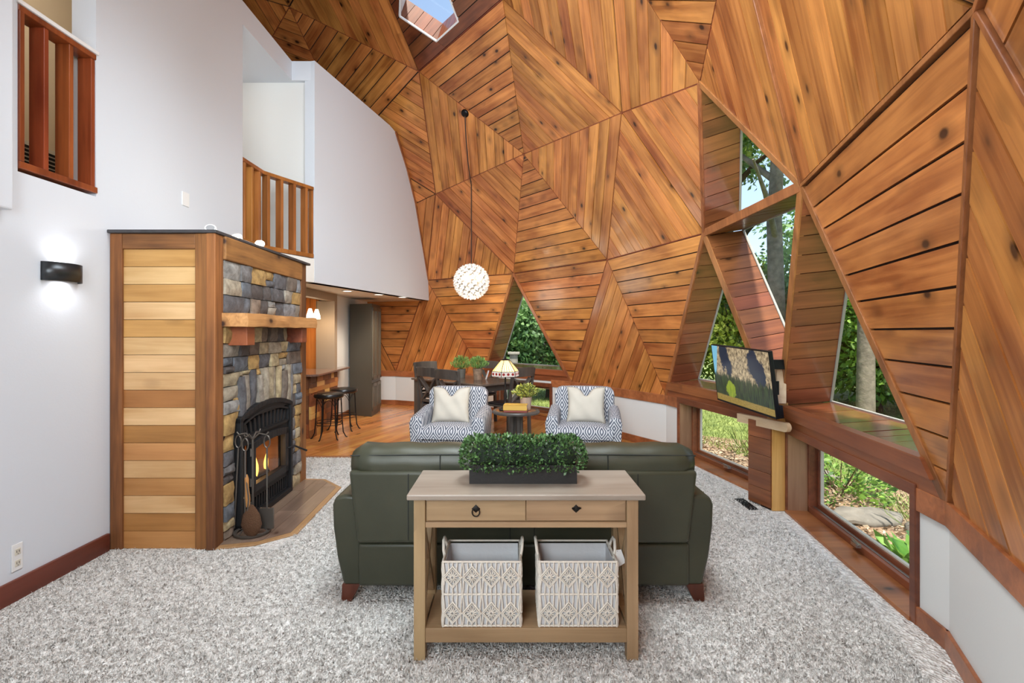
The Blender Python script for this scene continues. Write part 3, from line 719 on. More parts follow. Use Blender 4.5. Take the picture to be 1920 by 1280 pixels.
# stones
def stone_mat():
    m, t, b = nt('ledge_stone'); L = t.links.new; b.inputs['Roughness'].default_value = .8
    tc = N(t, 'ShaderNodeTexCoord'); oi = N(t, 'ShaderNodeObjectInfo')
    r = N(t, 'ShaderNodeValToRGB'); r.color_ramp.interpolation = 'CONSTANT'
    pal = [(120,118,118),(96,96,100),(168,154,126),(110,98,88),(136,138,142),(186,170,134),(84,78,76),(150,142,130),(104,110,118),(172,140,88),(128,112,98),(146,144,140),(92,90,92),(160,150,132)]
    while len(r.color_ramp.elements) < len(pal): r.color_ramp.elements.new(.5)
    for i, c in enumerate(pal): r.color_ramp.elements[i].position = i/len(pal); r.color_ramp.elements[i].color = lin(c)
    L(oi.outputs['Random'], r.inputs['Fac'])
    n = N(t, 'ShaderNodeTexNoise', Scale=14.0, Detail=8.0, Roughness=.65); L(tc.outputs['Object'], n.inputs['Vector'])
    rr = N(t, 'ShaderNodeValToRGB'); rr.color_ramp.elements[0].color = (.45,.42,.4,1); rr.color_ramp.elements[1].color = (1.35,1.35,1.35,1); rr.color_ramp.elements[0].position = .3; rr.color_ramp.elements[1].position = .7
    L(n.outputs['Fac'], rr.inputs['Fac']); mx = N(t, 'ShaderNodeMixRGB', blend_type='MULTIPLY'); mx.inputs[0].default_value = 1; L(r.outputs[0], mx.inputs[1]); L(rr.outputs[0], mx.inputs[2]); L(mx.outputs[0], b.inputs['Base Color'])
    bp = N(t, 'ShaderNodeBump', Strength=.7, Distance=.012); L(n.outputs['Fac'], bp.inputs['Height']); L(bp.outputs[0], b.inputs['Normal'])
    return m
M_STONE = stone_mat()
def stone(quad, proud):
    """quad: four (s,z) corners ccw; a rough block standing proud of the mortar"""
    g = 4; vs = []; fs = []
    def bil(u, v):
        a, b, c, d = quad
        return ((a[0]*(1-u)+b[0]*u)*(1-v)+(d[0]*(1-u)+c[0]*u)*v, (a[1]*(1-u)+b[1]*u)*(1-v)+(d[1]*(1-u)+c[1]*u)*v)
    tilt = RND.uniform(-.012, .012), RND.uniform(-.012, .012)
    for j in range(g):
        for i in range(g):
            u, v = i/(g-1), j/(g-1); s, z = bil(u, v); edge = i in (0, g-1) or j in (0, g-1)
            tt = proud+(u-.5)*tilt[0]+(v-.5)*tilt[1]+RND.uniform(-.005, .006)-(.013 if edge else 0)
            s += RND.uniform(-.002, .002); z += RND.uniform(-.002, .002); vs.append(fp(s, tt, z))
    for j in range(g-1):
        for i in range(g-1): fs.append((j*g+i, j*g+i+1, (j+1)*g+i+1, (j+1)*g+i))
    rim = [i for i in range(g)]+[j*g+g-1 for j in range(1, g)]+[(g-1)*g+i for i in range(g-2, -1, -1)]+[j*g for j in range(g-2, 0, -1)]
    o = len(vs)
    for r_ in rim: p = vs[r_]; d = (p-FA).dot(FN); vs.append(p-FN*(d+.03))
    for k in range(len(rim)): fs.append((rim[k], o+k, o+(k+1) % len(rim), rim[(k+1) % len(rim)]))
    m = MB(); m.add(vs, fs); return m.build('stone', M_STONE, fpl, smooth=35)
def fill(s0, s1, z0, z1, hmin=.07, hmax=.13, wmin=.1, wmax=.26):
    z = z0
    while z < z1-.01:
        h = RND.uniform(hmin, hmax)
        if z1-z-h < hmin: h = z1-z
        s = s0
        while s < s1-.01:
            w = RND.uniform(wmin, wmax)
            if s1-s-w < wmin: w = s1-s
            if h > .1 and w < .2 and RND.random() < .35:
                k = RND.uniform(.4, .6)*h
                for a, b in ((z, z+k), (z+k, z+h)): stone([(s+.003, a+.003), (s+w-.003, a+.003), (s+w-.003, b-.003), (s+.003, b-.003)], RND.uniform(.012, .035))
            else:
                j = [RND.uniform(-.006, .006) for _ in range(4)]
                stone([(s+.003+j[0], z+.003), (s+w-.003+j[1], z+.003), (s+w-.003+j[2], z+h-.003), (s+.003+j[3], z+h-.003)], RND.uniform(.012, .035))
            s += w
        z += h
S0, S1 = .09, 1.53
fill(S0, S1, 1.62, 1.995, .085, .13, .13, .28)
fill(S0, S1, 1.19, 1.525, .08, .13, .11, .24)
fill(S0, .235, .0, .90, .08, .16, .1, .15); fill(1.27, S1, .0, .90, .08, .14, .1, .17)
fill(S0, .3, .90, 1.19, .08, .13, .1, .2); fill(1.29, S1, .90, 1.19, .08, .14, .1, .2)
def arch(s): u = (s-.757)/.5; return .935-.085*u*u
s = .30; k = 0
while s < 1.285:
    w = RND.uniform(.075, .115)
    if 1.29-s-w < .05: w = 1.29-s
    zb_ = max(arch(s), arch(s+w))-.01; top = 1.19 if RND.random() < .6 else 1.19-RND.uniform(.03, .06); lean = (s-.757)*.05
    stone([(s+.003, arch(s)-.005), (s+w-.003, arch(s+w)-.005), (s+w-.003+lean, top), (s+.003+lean, top)], RND.uniform(.02, .045))
    if top < 1.185: stone([(s+.003+lean, top+.004), (s+w-.003+lean, top+.004), (s+w-.003+lean, 1.19), (s+.003+lean, 1.19)], .02)
    s += w
for s in (.24, 1.255): stone([(s, .80), (s+.06, .80), (s+.06, 1.0), (s, 1.0)], .02)
# mantel and corbels
m = MB(); vs = []
ns = 14
for i in range(ns+1):
    s = .06+1.40*i/ns
    for t_, z in ((0,1.525),(.19,1.525),(.195,1.57),(.185,1.62),(0,1.62)):
        e = RND.uniform(-.006, .006) if t_ > .1 else 0; vs.append(fp(s, t_+e, z+(RND.uniform(-.004, .004) if t_ > .1 else 0)))
fs = [tuple(range(4,-1,-1)), tuple(ns*5+k for k in range(5))]
for i in range(ns):
    for k in range(5): fs.append((i*5+k, i*5+(k+1) % 5, (i+1)*5+(k+1) % 5, (i+1)*5+k))
m.add(vs, fs); m.build('mantel', M_MANTEL, fpl, smooth=30)
for s in (.16, 1.22):
    m = MB(); sbox(m, FR, s, s+.12, 0, .14, 1.39, 1.524); m.build('corbel', M_CORBEL, fpl, bevel=.004)
# cast-iron insert
M_CAST = plain('cast_iron', (30, 30, 32), .55, .3, bump=.1, bscale=120)
M_SOOT = plain('soot', (16, 14, 13), .9)
ins = thing('fireplace_insert', 'black arched cast iron fireplace insert with glass door, set into the stone', 'fireplace insert', fp(.757, 0, 0))
def arc_plate(s0, s1, z0, ztop, t0, t1, n=14):
    pts = [(s0, z0), (s1, z0)]+[(s1-(s1-s0)*i/n, ztop(s1-(s1-s0)*i/n)) for i in range(n+1)]
    m = MB(); k = len(pts); v = [fp(a, t1, b) for a, b in pts]+[fp(a, t0, b) for a, b in pts]
    m.add(v, [tuple(range(k)), tuple(range(2*k-1, k-1, -1))]+[(i, k+i, k+(i+1) % k, (i+1) % k) for i in range(k)]); return m
def ring_plate(s0, s1, z0, ztop, d, t0, t1, n=14):
    """arched frame d wide"""
    m = MB(); sbox(m, FR, s0, s0+d, t0, t1, z0, ztop(s0)); sbox(m, FR, s1-d, s1, t0, t1, z0, ztop(s1)); sbox(m, FR, s0, s1, t0, t1, z0, z0+d)
    for i in range(n):
        a, b = s0+(s1-s0)*i/n, s0+(s1-s0)*(i+1)/n
        v = [fp(x, t_, ztop(x)-o) for t_ in (t0, t1) for x, o in ((a, d), (b, d), (b, 0), (a, 0))]
        m.add(v, [(3,2,1,0),(4,5,6,7),(0,1,5,4),(1,2,6,5),(2,3,7,6),(3,0,4,7)])
    return m
ring_plate(.265, 1.25, .02, lambda s: arch(s)-.005, .04, -.02, .045).build('surround', M_CAST, ins, bevel=.004)
ring_plate(.33, 1.19, .675, lambda s: arch(s)-.075, .018, .0, .035).build('grille_frame', M_CAST, ins)
m = MB(); sbox(m, FR, .30, 1.22, -.03, .02, .62, .70); sbox(m, FR, .30, 1.22, -.03, .02, .195, .225); sbox(m, FR, .30, .36, -.03, .02, .02, .85); sbox(m, FR, 1.165, 1.22, -.03, .02, .02, .85); sbox(m, FR, .3, 1.22, -.06, -.03, .02, .235); sbox(m, FR, .3, 1.22, -.06, -.03, .645, .86); sbox(m, FR, .3, .47, -.06, -.03, .2, .7); sbox(m, FR, 1.11, 1.22, -.06, -.03, .2, .7); m.build('face_plate', M_CAST, ins)
for i in range(11):
    s = .39+i*.07
    m = MB(); v = [fp(s+.012+(s-.75)*.0, .02, .70), fp(s+.045, .02, .70), fp(s+.045+(s-.757)*.08, .02, arch(s)-.11), fp(s+.012+(s-.757)*.08, .02, arch(s)-.11)]
    v2 = [p-FN*.045 for p in v]; m.add(v+v2, [(0,1,2,3),(7,6,5,4),(0,4,5,1),(1,5,6,2),(2,6,7,3),(3,7,4,0)]); m.build('grille_bar', M_CAST, ins)
arc_plate(.31, 1.21, .825, lambda s: arch(s)-.03, .0, .03).build('crown', M_CAST, ins, bevel=.003)
for i in range(17):
    s = .40+i*.046; m = MB(); sbox(m, FR, s, s+.02, -.03, .012, .07, .18); m.build('vent_bar', M_CAST, ins)
m = MB(); sbox(m, FR, .37, 1.2, -.02, .02, .18, .20); sbox(m, FR, .37, 1.2, -.02, .02, .045, .07); m.build('vent_rail', M_CAST, ins)
door = ring_plate(.44, 1.14, .235, lambda s: .655-.03*((s-.79)/.35)**2, .06, .0, .05); door = door.build('door', M_CAST, ins, bevel=.004)
m = MB(); m.add([fp(.5, .02, .29), fp(1.08, .02, .29), fp(1.08, .02, .6), fp(.5, .02, .6)], [(0,1,2,3)]); m.build('door_glass', glassmat('smoked_glass', (.85,.82,.8), 1.2), door)
m = MB(); m.tube([fp(1.12, .05, .44), fp(1.17, .09, .45), fp(1.26, .13, .40), fp(1.33, .14, .37)], [.007,.008,.009,.01], 8); m.build('door_handle', M_CAST, door, smooth=50)
for z in (.33, .56):
    m = MB(); m.tube([fp(.425, .045, z-.03), fp(.425, .045, z+.03)], .011, 10); m.build('hinge', M_NICKEL, door, smooth=50)
m = MB(); sbox(m, FR, .46, 1.12, -.42, -.40, .22, .66); sbox(m, FR, .46, .48, -.42, -.03, .22, .66); sbox(m, FR, 1.10, 1.12, -.42, -.03, .22, .66); sbox(m, FR, .46, 1.12, -.42, -.03, .22, .245); sbox(m, FR, .46, 1.12, -.42, -.03, .64, .66)
m.build('firebox', wood('firebrick', (96, 66, 50), (130, 96, 78), knots=0, tint=0, rough=.9), ins)
M_FLAME = bpy.data.materials.new('flame'); M_FLAME.use_nodes = True; t_ = M_FLAME.node_tree; b_ = t_.nodes['Principled BSDF']; b_.inputs['Base Color'].default_value = (0,0,0,1)
b_.inputs['Emission Color'].default_value = lin((255, 190, 84)); b_.inputs['Emission Strength'].default_value = 3.5
for s, h, lean in ((.80, .20, .01), (1.0, .18, -.008)):
    m = MB(); pts = []; rs = []
    for i in range(9):
        u = i/8; pts.append(fp(s+lean*math.sin(u*5), -.09, .265+h*u)); rs.append(.021*math.sin(math.pi*min(1, u*.86+.14))**1.2*(1-u*.35)+.0008)
    m.tube(pts, rs, 10); m.build('flame', M_FLAME, ins, smooth=80)
for z, q in ((.262, -.10), (.262, -.19)):
    m = MB(); m.tube([fp(.56, q, z), fp(.75, q-.01, z+.01), fp(1.02, q+.005, z)], .028, 9); m.build('log', plain('charred_log', (60, 42, 32), .9, bump=.5, bscale=50), ins, smooth=60)
light('fire_glow', 'POINT', fp(.8, -.15, .4), 3, (1.0, .55, .2), shadow_soft_size=.05)
# hearth
M_HEARTH = wood('hearth_tile', (104, 84, 72), (142, 118, 102), uv=True, knots=.1, tint=.14, rough=.35)
M_EDGE = wood('hearth_edge', (150, 112, 74), (178, 138, 96), axis=1, knots=0, tint=.05, rough=.5)
hp = [(-2.03, 3.50), (-1.785, 3.575), (-1.574, 3.778), (-1.626, 4.903), (-1.874, 5.168), (-2.085, 5.187)]
he = thing('hearth', 'flat hearth of grey brown wood-look tiles in front of the fireplace', 'hearth', (-1.8, 4.3, 0))
m = MB(); m.prism(hp, 0, .012); m.build('edge', M_EDGE, he, bevel=.003)
org = Vector((-1.63, 3.4, .0)); 
hi_ = [(x+( .025 if x < -2 else -.03), y) for x, y in hp]; hi2 = [(-2.03,3.56),(-1.79,3.625),(-1.625,3.79),(-1.672,4.885),(-1.885,5.125),(-2.075,5.14)]
q = [to2(Vector((x, y, 0)), org, FE, -FN) for x, y in hi2]; lo, h_ = min(p[1] for p in q), max(p[1] for p in q); v = lo
while v < h_:
    st = clip(clip(q, 0, 1, v+.0015), 0, -1, -(v+.14-.0015)); v += .14
    if len(st) < 3: continue
    u = min(p[0] for p in st)-RND.uniform(0, .5); u1 = max(p[0] for p in st)
    while u < u1:
        pc = clip(clip(st, 1, 0, u+.0015), -1, 0, -(u+.75-.0015)); u += .75
        if len(pc) >= 3 and area2(pc) > .002: slab_obj('tile', pc, org-Vector(he.location)+Vector((0,0,.016)), FE, -FN, Vector((0,0,1)), .006, M_HEARTH, he)
# fire tools
M_TOOL = plain('tool_iron', (104, 98, 92), .4, .6)
ft = thing('fireplace_tool_set', 'wrought iron fireplace tool stand with hanging poker, shovel and tongs on the hearth', 'fire tools', (-1.9, 3.77, .016))
cx, cy = -1.9, 3.77
m = MB(); m.lathe([(.105, 0), (.125, .006), (.128, .02), (.118, .024), (.102, .016)], 32, T(cx, cy, .016), cap=False)
for a in (0, 2.1, 4.2): m.tube([(cx+.11*math.cos(a), cy+.11*math.sin(a), .03), (cx+.05*math.cos(a), cy+.05*math.sin(a), .09), (cx, cy, .2)], .006, 7)
m.build('base', M_TOOL, ft, smooth=50)
m = MB(); m.tube([(cx, cy, .2), (cx, cy, .72)], .008, 8); m.tube([(cx-.012, cy, .2), (cx-.012, cy, .24)], .016, 8)
for a in (0, 1.57, 3.14, 4.71):
    m.tube([(cx, cy, .70), (cx+.05*math.cos(a), cy+.05*math.sin(a), .745), (cx+.10*math.cos(a), cy+.10*math.sin(a), .735), (cx+.115*math.cos(a), cy+.115*math.sin(a), .755)], .006, 7)
m.build('stand', M_TOOL, ft, smooth=60)
def loop(x, y, z): return [(x+.022*math.sin(a)*(1.0), y, z+.045-.045*math.cos(a)) for a in [k*2*math.pi/12 for k in range(13)]]
for nme, a in (('poker', 3.14), ('shovel', 0.0), ('tongs', 4.71)):
    x, y = cx+.105*math.cos(a), cy+.105*math.sin(a); m = MB()
    m.tube(loop(x, y, .64), .005, 6); xb = x+(-.03 if nme == 'poker' else 0)
    m.tube([(x, y, .64), (xb, y, .05)], .0065, 7)
    if nme == 'shovel': m.box(x-.05, x+.05, y-.008, y+.008, .05, .2)
    if nme == 'tongs': m.tube([(x, y, .5), (x+.03, y-.01, .3), (x, y, .06)], .005, 7)
    m.build(nme, M_TOOL, ft, smooth=60)
hb = thing('hearth_brush', 'hearth brush with turned light wood handle and brown bristles hanging from the tool stand', 'brush', (cx+.03, cy-.09, .06))
bx_, by_ = cx+.03, cy-.1
m = MB(); m.tube([(bx_-.012, by_, .24), (bx_-.014, by_, .3), (bx_-.02, by_, .38), (bx_-.022, by_, .44), (bx_-.024, by_, .47)], [.013,.017,.013,.015,.008], 12); m.build('handle', wood('brush_handle', (170, 116, 64), (206, 160, 104), axis=2, knots=0, tint=0), hb, smooth=60)
m = MB(); vs = [(.03,0),(.05,.02),(.075,.08),(.06,.15),(.03,.2),(.012,.22)]
m.lathe([(r, z) for r, z in vs], 18, T(bx_+.012, by_, .035) @ Matrix.Diagonal((1,.45,1,1))); m.build('bristles', plain('bristle', (92, 62, 40), .9, bump=1.0, bscale=150), hb, smooth=60)
# puck lights on the slate top
M_BULB = emit('warm_bulb', (255, 236, 205), 22)
for i, (x, y, lab) in enumerate(((-2.12, 3.62, 'front corner, face turned to the room'), (fp(.42, -.06, 0).x, fp(.42, -.06, 0).y, 'middle one, tilted'), (fp(.72, -.02, 0).x, fp(.72, -.02, 0).y, 'furthest one, shining at the viewer'))):
    t_ = thing('puck_light', 'small white puck lamp on the slate fireplace top, '+lab, 'lamp', (x, y, ZF+.022), group='puck lamps on the fireplace')
    R_ = T(x, y, ZF+.05) @ rmat('X', (.9, .7, .9)[i]) @ rmat('Y', (.3, .2, .3)[i])
    m = MB(); m.lathe([(.0, -.014), (.034, -.014), (.038, .0), (.036, .012), (.028, .013)], 20, R_, cap=False); m.cbox((x, y, ZF+.03), (.03, .03, .016)); m.build('housing', M_WHITETRIM, t_, smooth=40)
    m = MB(); m.lathe([(.0, .012), (.028, .012)], 20, R_, cap=False); m.build('lens', M_BULB if i else plain('lens_grey', (170, 170, 172), .2, .3), t_)
    if i: light('puck_lamp', 'POINT', (x+.05, y-.02, ZF+.12), 3, (1.0, .92, .8), shadow_soft_size=.03)

# ------------------------------------------------------------------ wall fittings on the left
M_BRONZE = plain('sconce_bronze', (70, 72, 74), .35, .8)
sc_ = thing('wall_sconce', 'dark bronze half-round up and down sconce glowing on the white wall', 'wall lamp', (XL, 3.13, 1.79))
m = MB(); n = 16; vs = []; fs = []
for z in (1.79, 1.90):
    for k in range(n+1):
        a = -math.pi/2+math.pi*k/n; vs.append((XL+.002+.085*math.cos(a), 3.13+.13*math.sin(a), z))
fs = [(k, k+1, n+2+k, n+1+k) for k in range(n)]; m.add(vs, fs); o = m.build('shade', M_BRONZE, sc_, smooth=60); so = o.modifiers.new('solid', 'SOLIDIFY'); so.thickness = .004
m = MB(); m.box(XL, XL+.012, 3.02, 3.24, 1.80, 1.89); m.build('back_plate', M_BRONZE, sc_)
m = MB(); m.box(XL+.014, XL+.05, 3.05, 3.21, 1.838, 1.852); m.build('diffuser', emit('sconce_led', (255, 250, 244), 6), sc_)
light('sconce_up', 'SPOT', (XL+.045, 3.13, 1.86), 4.5, (.97, .98, 1.0), target=(XL+.0, 3.13, 3.4), spot_size=2.5, spot_blend=.8, shadow_soft_size=.05)
light('sconce_down', 'SPOT', (XL+.045, 3.13, 1.83), 5, (.97, .98, 1.0), target=(XL+.0, 3.13, 0.3), spot_size=2.5, spot_blend=.8, shadow_soft_size=.05)
ou = thing('power_outlet', 'white double power outlet low on the left wall', 'outlet', (XL, 2.855, .16))
m = MB(); m.box(XL, XL+.006, 2.825, 2.888, .165, .312); m.build('plate', M_WHITETRIM, ou, bevel=.002)
for z in (.205, .268):
    s_ = MB(); s_.box(XL+.004, XL+.009, 2.84, 2.873, z-.018, z+.018); so_ = s_.build('socket', M_CREAM, ou, bevel=.004)
    s_ = MB(); s_.box(XL+.0088, XL+.0095, 2.848, 2.851, z-.004, z+.008); s_.box(XL+.0088, XL+.0095, 2.862, 2.865, z-.004, z+.008); s_.box(XL+.0088, XL+.0095, 2.855, 2.859, z-.013, z-.009); s_.build('slot', M_BLACK, so_)
m = MB(); m.box(XL, XL+.008, 4.285, 4.375, 2.545, 2.66); tag(m.build('blank_wall_plate', M_WHITETRIM, bevel=.002), 'blank white cover plate on the wall above the fireplace', 'wall plate')
# ------------------------------------------------------------------ sofa
def leather(name, rgb, rgb2):
    m, t, b = nt(name); L = t.links.new; b.inputs['Roughness'].default_value = .42
    tc = N(t, 'ShaderNodeTexCoord'); n = N(t, 'ShaderNodeTexNoise', Scale=3.0, Detail=4.0); v = N(t, 'ShaderNodeTexVoronoi', Scale=260.0)
    L(tc.outputs['Object'], n.inputs['Vector']); L(tc.outputs['Object'], v.inputs['Vector'])
    r = N(t, 'ShaderNodeValToRGB'); r.color_ramp.elements[0].color = lin(rgb); r.color_ramp.elements[1].color = lin(rgb2); r.color_ramp.elements[0].position = .35; r.color_ramp.elements[1].position = .65
    L(n.outputs['Fac'], r.inputs['Fac']); L(r.outputs[0], b.inputs['Base Color'])
    bp = N(t, 'ShaderNodeBump', Strength=.12, Distance=.002); L(v.outputs['Distance'], bp.inputs['Height']); L(bp.outputs[0], b.inputs['Normal']); return m
M_LEATHER = leather('green_leather', (50, 52, 38), (62, 62, 46)); M_SEAM = plain('leather_seam', (22, 26, 22), .6)
M_WALNUT = wood('walnut_leg', (66, 30, 20), (96, 48, 32), axis=2, knots=0, tint=0, rough=.3)
SX, SY = .06, 2.80
sofa = thing('sofa', 'dark green leather sofa seen from behind, on brown tapered legs', 'sofa', (SX, SY+.45, 0))
def lbox(n_, x0, x1, y0, y1, z0, z1, mat=M_LEATHER, bev=.03, seg=4, par=sofa):
    m = MB(); m.box(SX+x0, SX+x1, SY+y0, SY+y1, z0, z1); return m.build(n_, mat, par, smooth=50, bevel=bev, seg=seg)
lbox('base', -.90, .91, .0, .86, .10, .335, bev=.02)
m = MB()                                             # upper back panel, a little wider at the top
for z, w, y in ((.34, .90, .0), (.50, .915, -.012), (.66, .935, -.02), (.735, .94, -.012)): pass
pts = [(-.90, .34), (.90, .34), (.925, .55), (.945, .735), (-.945, .735), (-.925, .55)]
m.prism([(SX+x, z) for x, z in pts], 0, .16, Matrix(((1,0,0,0),(0,0,1,SY-.02),(0,1,0,0),(0,0,0,1)))); bk_ = m.build('back_panel', M_LEATHER, sofa, smooth=50, bevel=.022, seg=4)
for x in (-.62, -.07, .06, .62):                     # stitched seams
    m = MB(); m.box(SX+x-.0025, SX+x+.0025, SY-.0225, SY-.018, .36, .72); m.build('seam', M_SEAM, bk_)
m = MB()
npx = 30; prof = [(.0, .70), (-.012, .76), (.0, .815), (.05, .852), (.13, .86), (.2, .83), (.22, .74), (.2, .68)]
vs = []; fs = []
for i in range(npx+1):
    x = -.945+1.89*i/npx; u = abs(i/npx*2-1); en = max(0, (u-.93)/.07); sq = 1-.35*en**2
    for yy_, zz_ in prof: vs.append((SX+x*(1-.0*en), SY+.10+(yy_-.1)*sq, .76+(zz_-.76)*sq+.004*math.sin(i*1.7)))
k = len(prof)
fs = [tuple(range(k-1, -1, -1)), tuple(npx*k+j for j in range(k))]+[(i*k+j, i*k+(j+1) % k, (i+1)*k+(j+1) % k, (i+1)*k+j) for i in range(npx) for j in range(k)]
m.add(vs, fs); hr = m.build('headrest', M_LEATHER, sofa, smooth=70)
m = MB(); m.tube([(SX-.94, SY+.005, .812), (SX-.5, SY-.004, .820), (SX, SY-.004, .822), (SX+.5, SY-.004, .820), (SX+.94, SY+.005, .812)], .0035, 6); m.build('piping', M_SEAM, hr)
for x in (-.45, .46):
    m = MB(); m.box(SX+x-.002, SX+x+.002, SY-.016, SY+.0, .70, .82); m.build('seam', M_SEAM, hr)
for s in (-1, 1):
    m = MB(); pr = [(.885, .10), (.985, .10), (1.02, .25), (1.042, .42), (1.045, .54), (1.03, .58), (.98, .592), (.915, .588), (.89, .55)]
    pr = [(SX+s*x, z) for x, z in pr]
    if s < 0: pr.reverse()
    m.prism(pr, 0, .92, Matrix(((1,0,0,0),(0,0,1,SY+.02),(0,1,0,0),(0,0,0,1)))); m.build('armrest', M_LEATHER, sofa, smooth=45, bevel=.018, seg=4)
    for y in (.03, .84):
        m = MB(); a = SX+s*.945; b = SX+s*.975
        m.add([(a-.05,SY+y,.10),(a+.05,SY+y,.10),(a+.05,SY+y+.09,.10),(a-.05,SY+y+.09,.10),(b-.028,SY+y+.01,.0),(b+.028,SY+y+.01,.0),(b+.028,SY+y+.05,.0),(b-.028,SY+y+.05,.0)], [(0,1,2,3),(7,6,5,4),(0,4,5,1),(1,5,6,2),(2,6,7,3),(3,7,4,0)]); m.build('leg', M_WALNUT, sofa, bevel=.004)
for x in (-.45, .45): lbox('seat_cushion', x-.44, x+.44, .24, .93, .31, .46, bev=.05)
for x in (-.45, .45): lbox('back_cushion', x-.44, x+.44, .16, .36, .42, .76, bev=.06)

# ------------------------------------------------------------------ console table
M_CON = wood('weathered_pine', (140, 112, 80), (172, 142, 106), axis=2, knots=.12, tint=.03, rough=.55)
M_CONX = wood('weathered_pine_x', (142, 114, 82), (174, 144, 108), axis=0, knots=.14, tint=.03, rough=.5)
M_CONTOP = wood('weathered_top', (132, 119, 106), (160, 147, 134), axis=0, knots=.1, tint=0, rough=.38)
con = thing('console_table', 'weathered tan console table with two drawers standing behind the sofa', 'table', (.0635, 2.51, 0))
CXc, cy0, cy1 = .0635, 2.30, 2.72
m = MB(); m.box(CXc-.535, CXc+.535, cy0, cy1, .732, .757); m.build('tabletop', M_CONTOP, con, bevel=.005)
for sx in (-1, 1):
    for y in (cy0+.025, cy1-.075):
        m = MB(); m.box(CXc+sx*.482-.026, CXc+sx*.482+.026, y, y+.05, 0, .732); m.build('leg', M_CON, con, bevel=.003)
    x = CXc+sx*.482; ya, yb = cy0+.075, cy1-.075
    m = MB(); m.bar((x, ya, .17), (x, yb, .60), .02, .035, up=(1,0,0)); m.build('cross_brace', M_CON, con); m = MB(); m.bar((x+.002, ya, .60), (x+.002, yb, .17), .018, .035, up=(1,0,0)); m.build('cross_brace', M_CON, con)
    m = MB(); m.box(x-.018, x+.018, ya, yb, .60, .732); m.build('side_apron', M_CONX, con); m = MB(); m.box(x-.018, x+.018, ya, yb, .08, .142); m.build('side_rail', M_CONX, con)
m = MB(); m.box(CXc-.456, CXc+.456, cy0+.045, cy0+.065, .605, .732); m.build('apron', M_CONX, con)
m = MB(); m.box(CXc-.456, CXc+.456, cy1-.06, cy1-.04, .605, .732); m.build('apron', M_CONX, con)
m = MB(); m.box(CXc-.456, CXc+.456, cy0+.03, cy0+.06, .6, .625); m.build('drawer_rail', M_CONX, con, bevel=.002)
for sx, x0, x1 in ((-1, CXc-.452, CXc-.002), (1, CXc+.002, CXc+.452)):
    m = MB(); m.box(x0, x1, cy0+.036, cy0+.06, .63, .722); d = m.build('drawer', M_CONX, con, bevel=.002)
    kx = CXc+sx*.227; kz = .684; ky = cy0+.036
    m = MB(); m.add([(kx,ky-.002,kz+.02),(kx-.02,ky-.002,kz),(kx,ky-.002,kz-.018),(kx+.02,ky-.002,kz),(kx,ky-.012,kz)], [(0,1,4),(1,2,4),(2,3,4),(3,0,4)])
    if sx < 0: ringp = [(kx+.017*math.sin(a), ky-.012-.003*math.cos(a), kz-.012+.02*math.cos(a)) for a in [j*2*math.pi/16 for j in range(16)]]
    else: ringp = [(kx+.019*math.sin(a), ky-.018-.012*math.cos(a), kz+.008+.008*math.cos(a)) for a in [j*2*math.pi/16 for j in range(16)]]
    m.tube(ringp, .0028, 7, closed=True); m.build('ring_pull', M_IRON, d, smooth=50)
m = MB(); m.box(CXc-.456, CXc+.456, cy0+.0555, cy1-.04, .128, .144); m.build('shelf', M_CONX, con); m = MB(); m.box(CXc-.456, CXc+.456, cy0+.03, cy0+.055, .08, .1442); m.build('shelf_rail', M_CONX, con, bevel=.002)

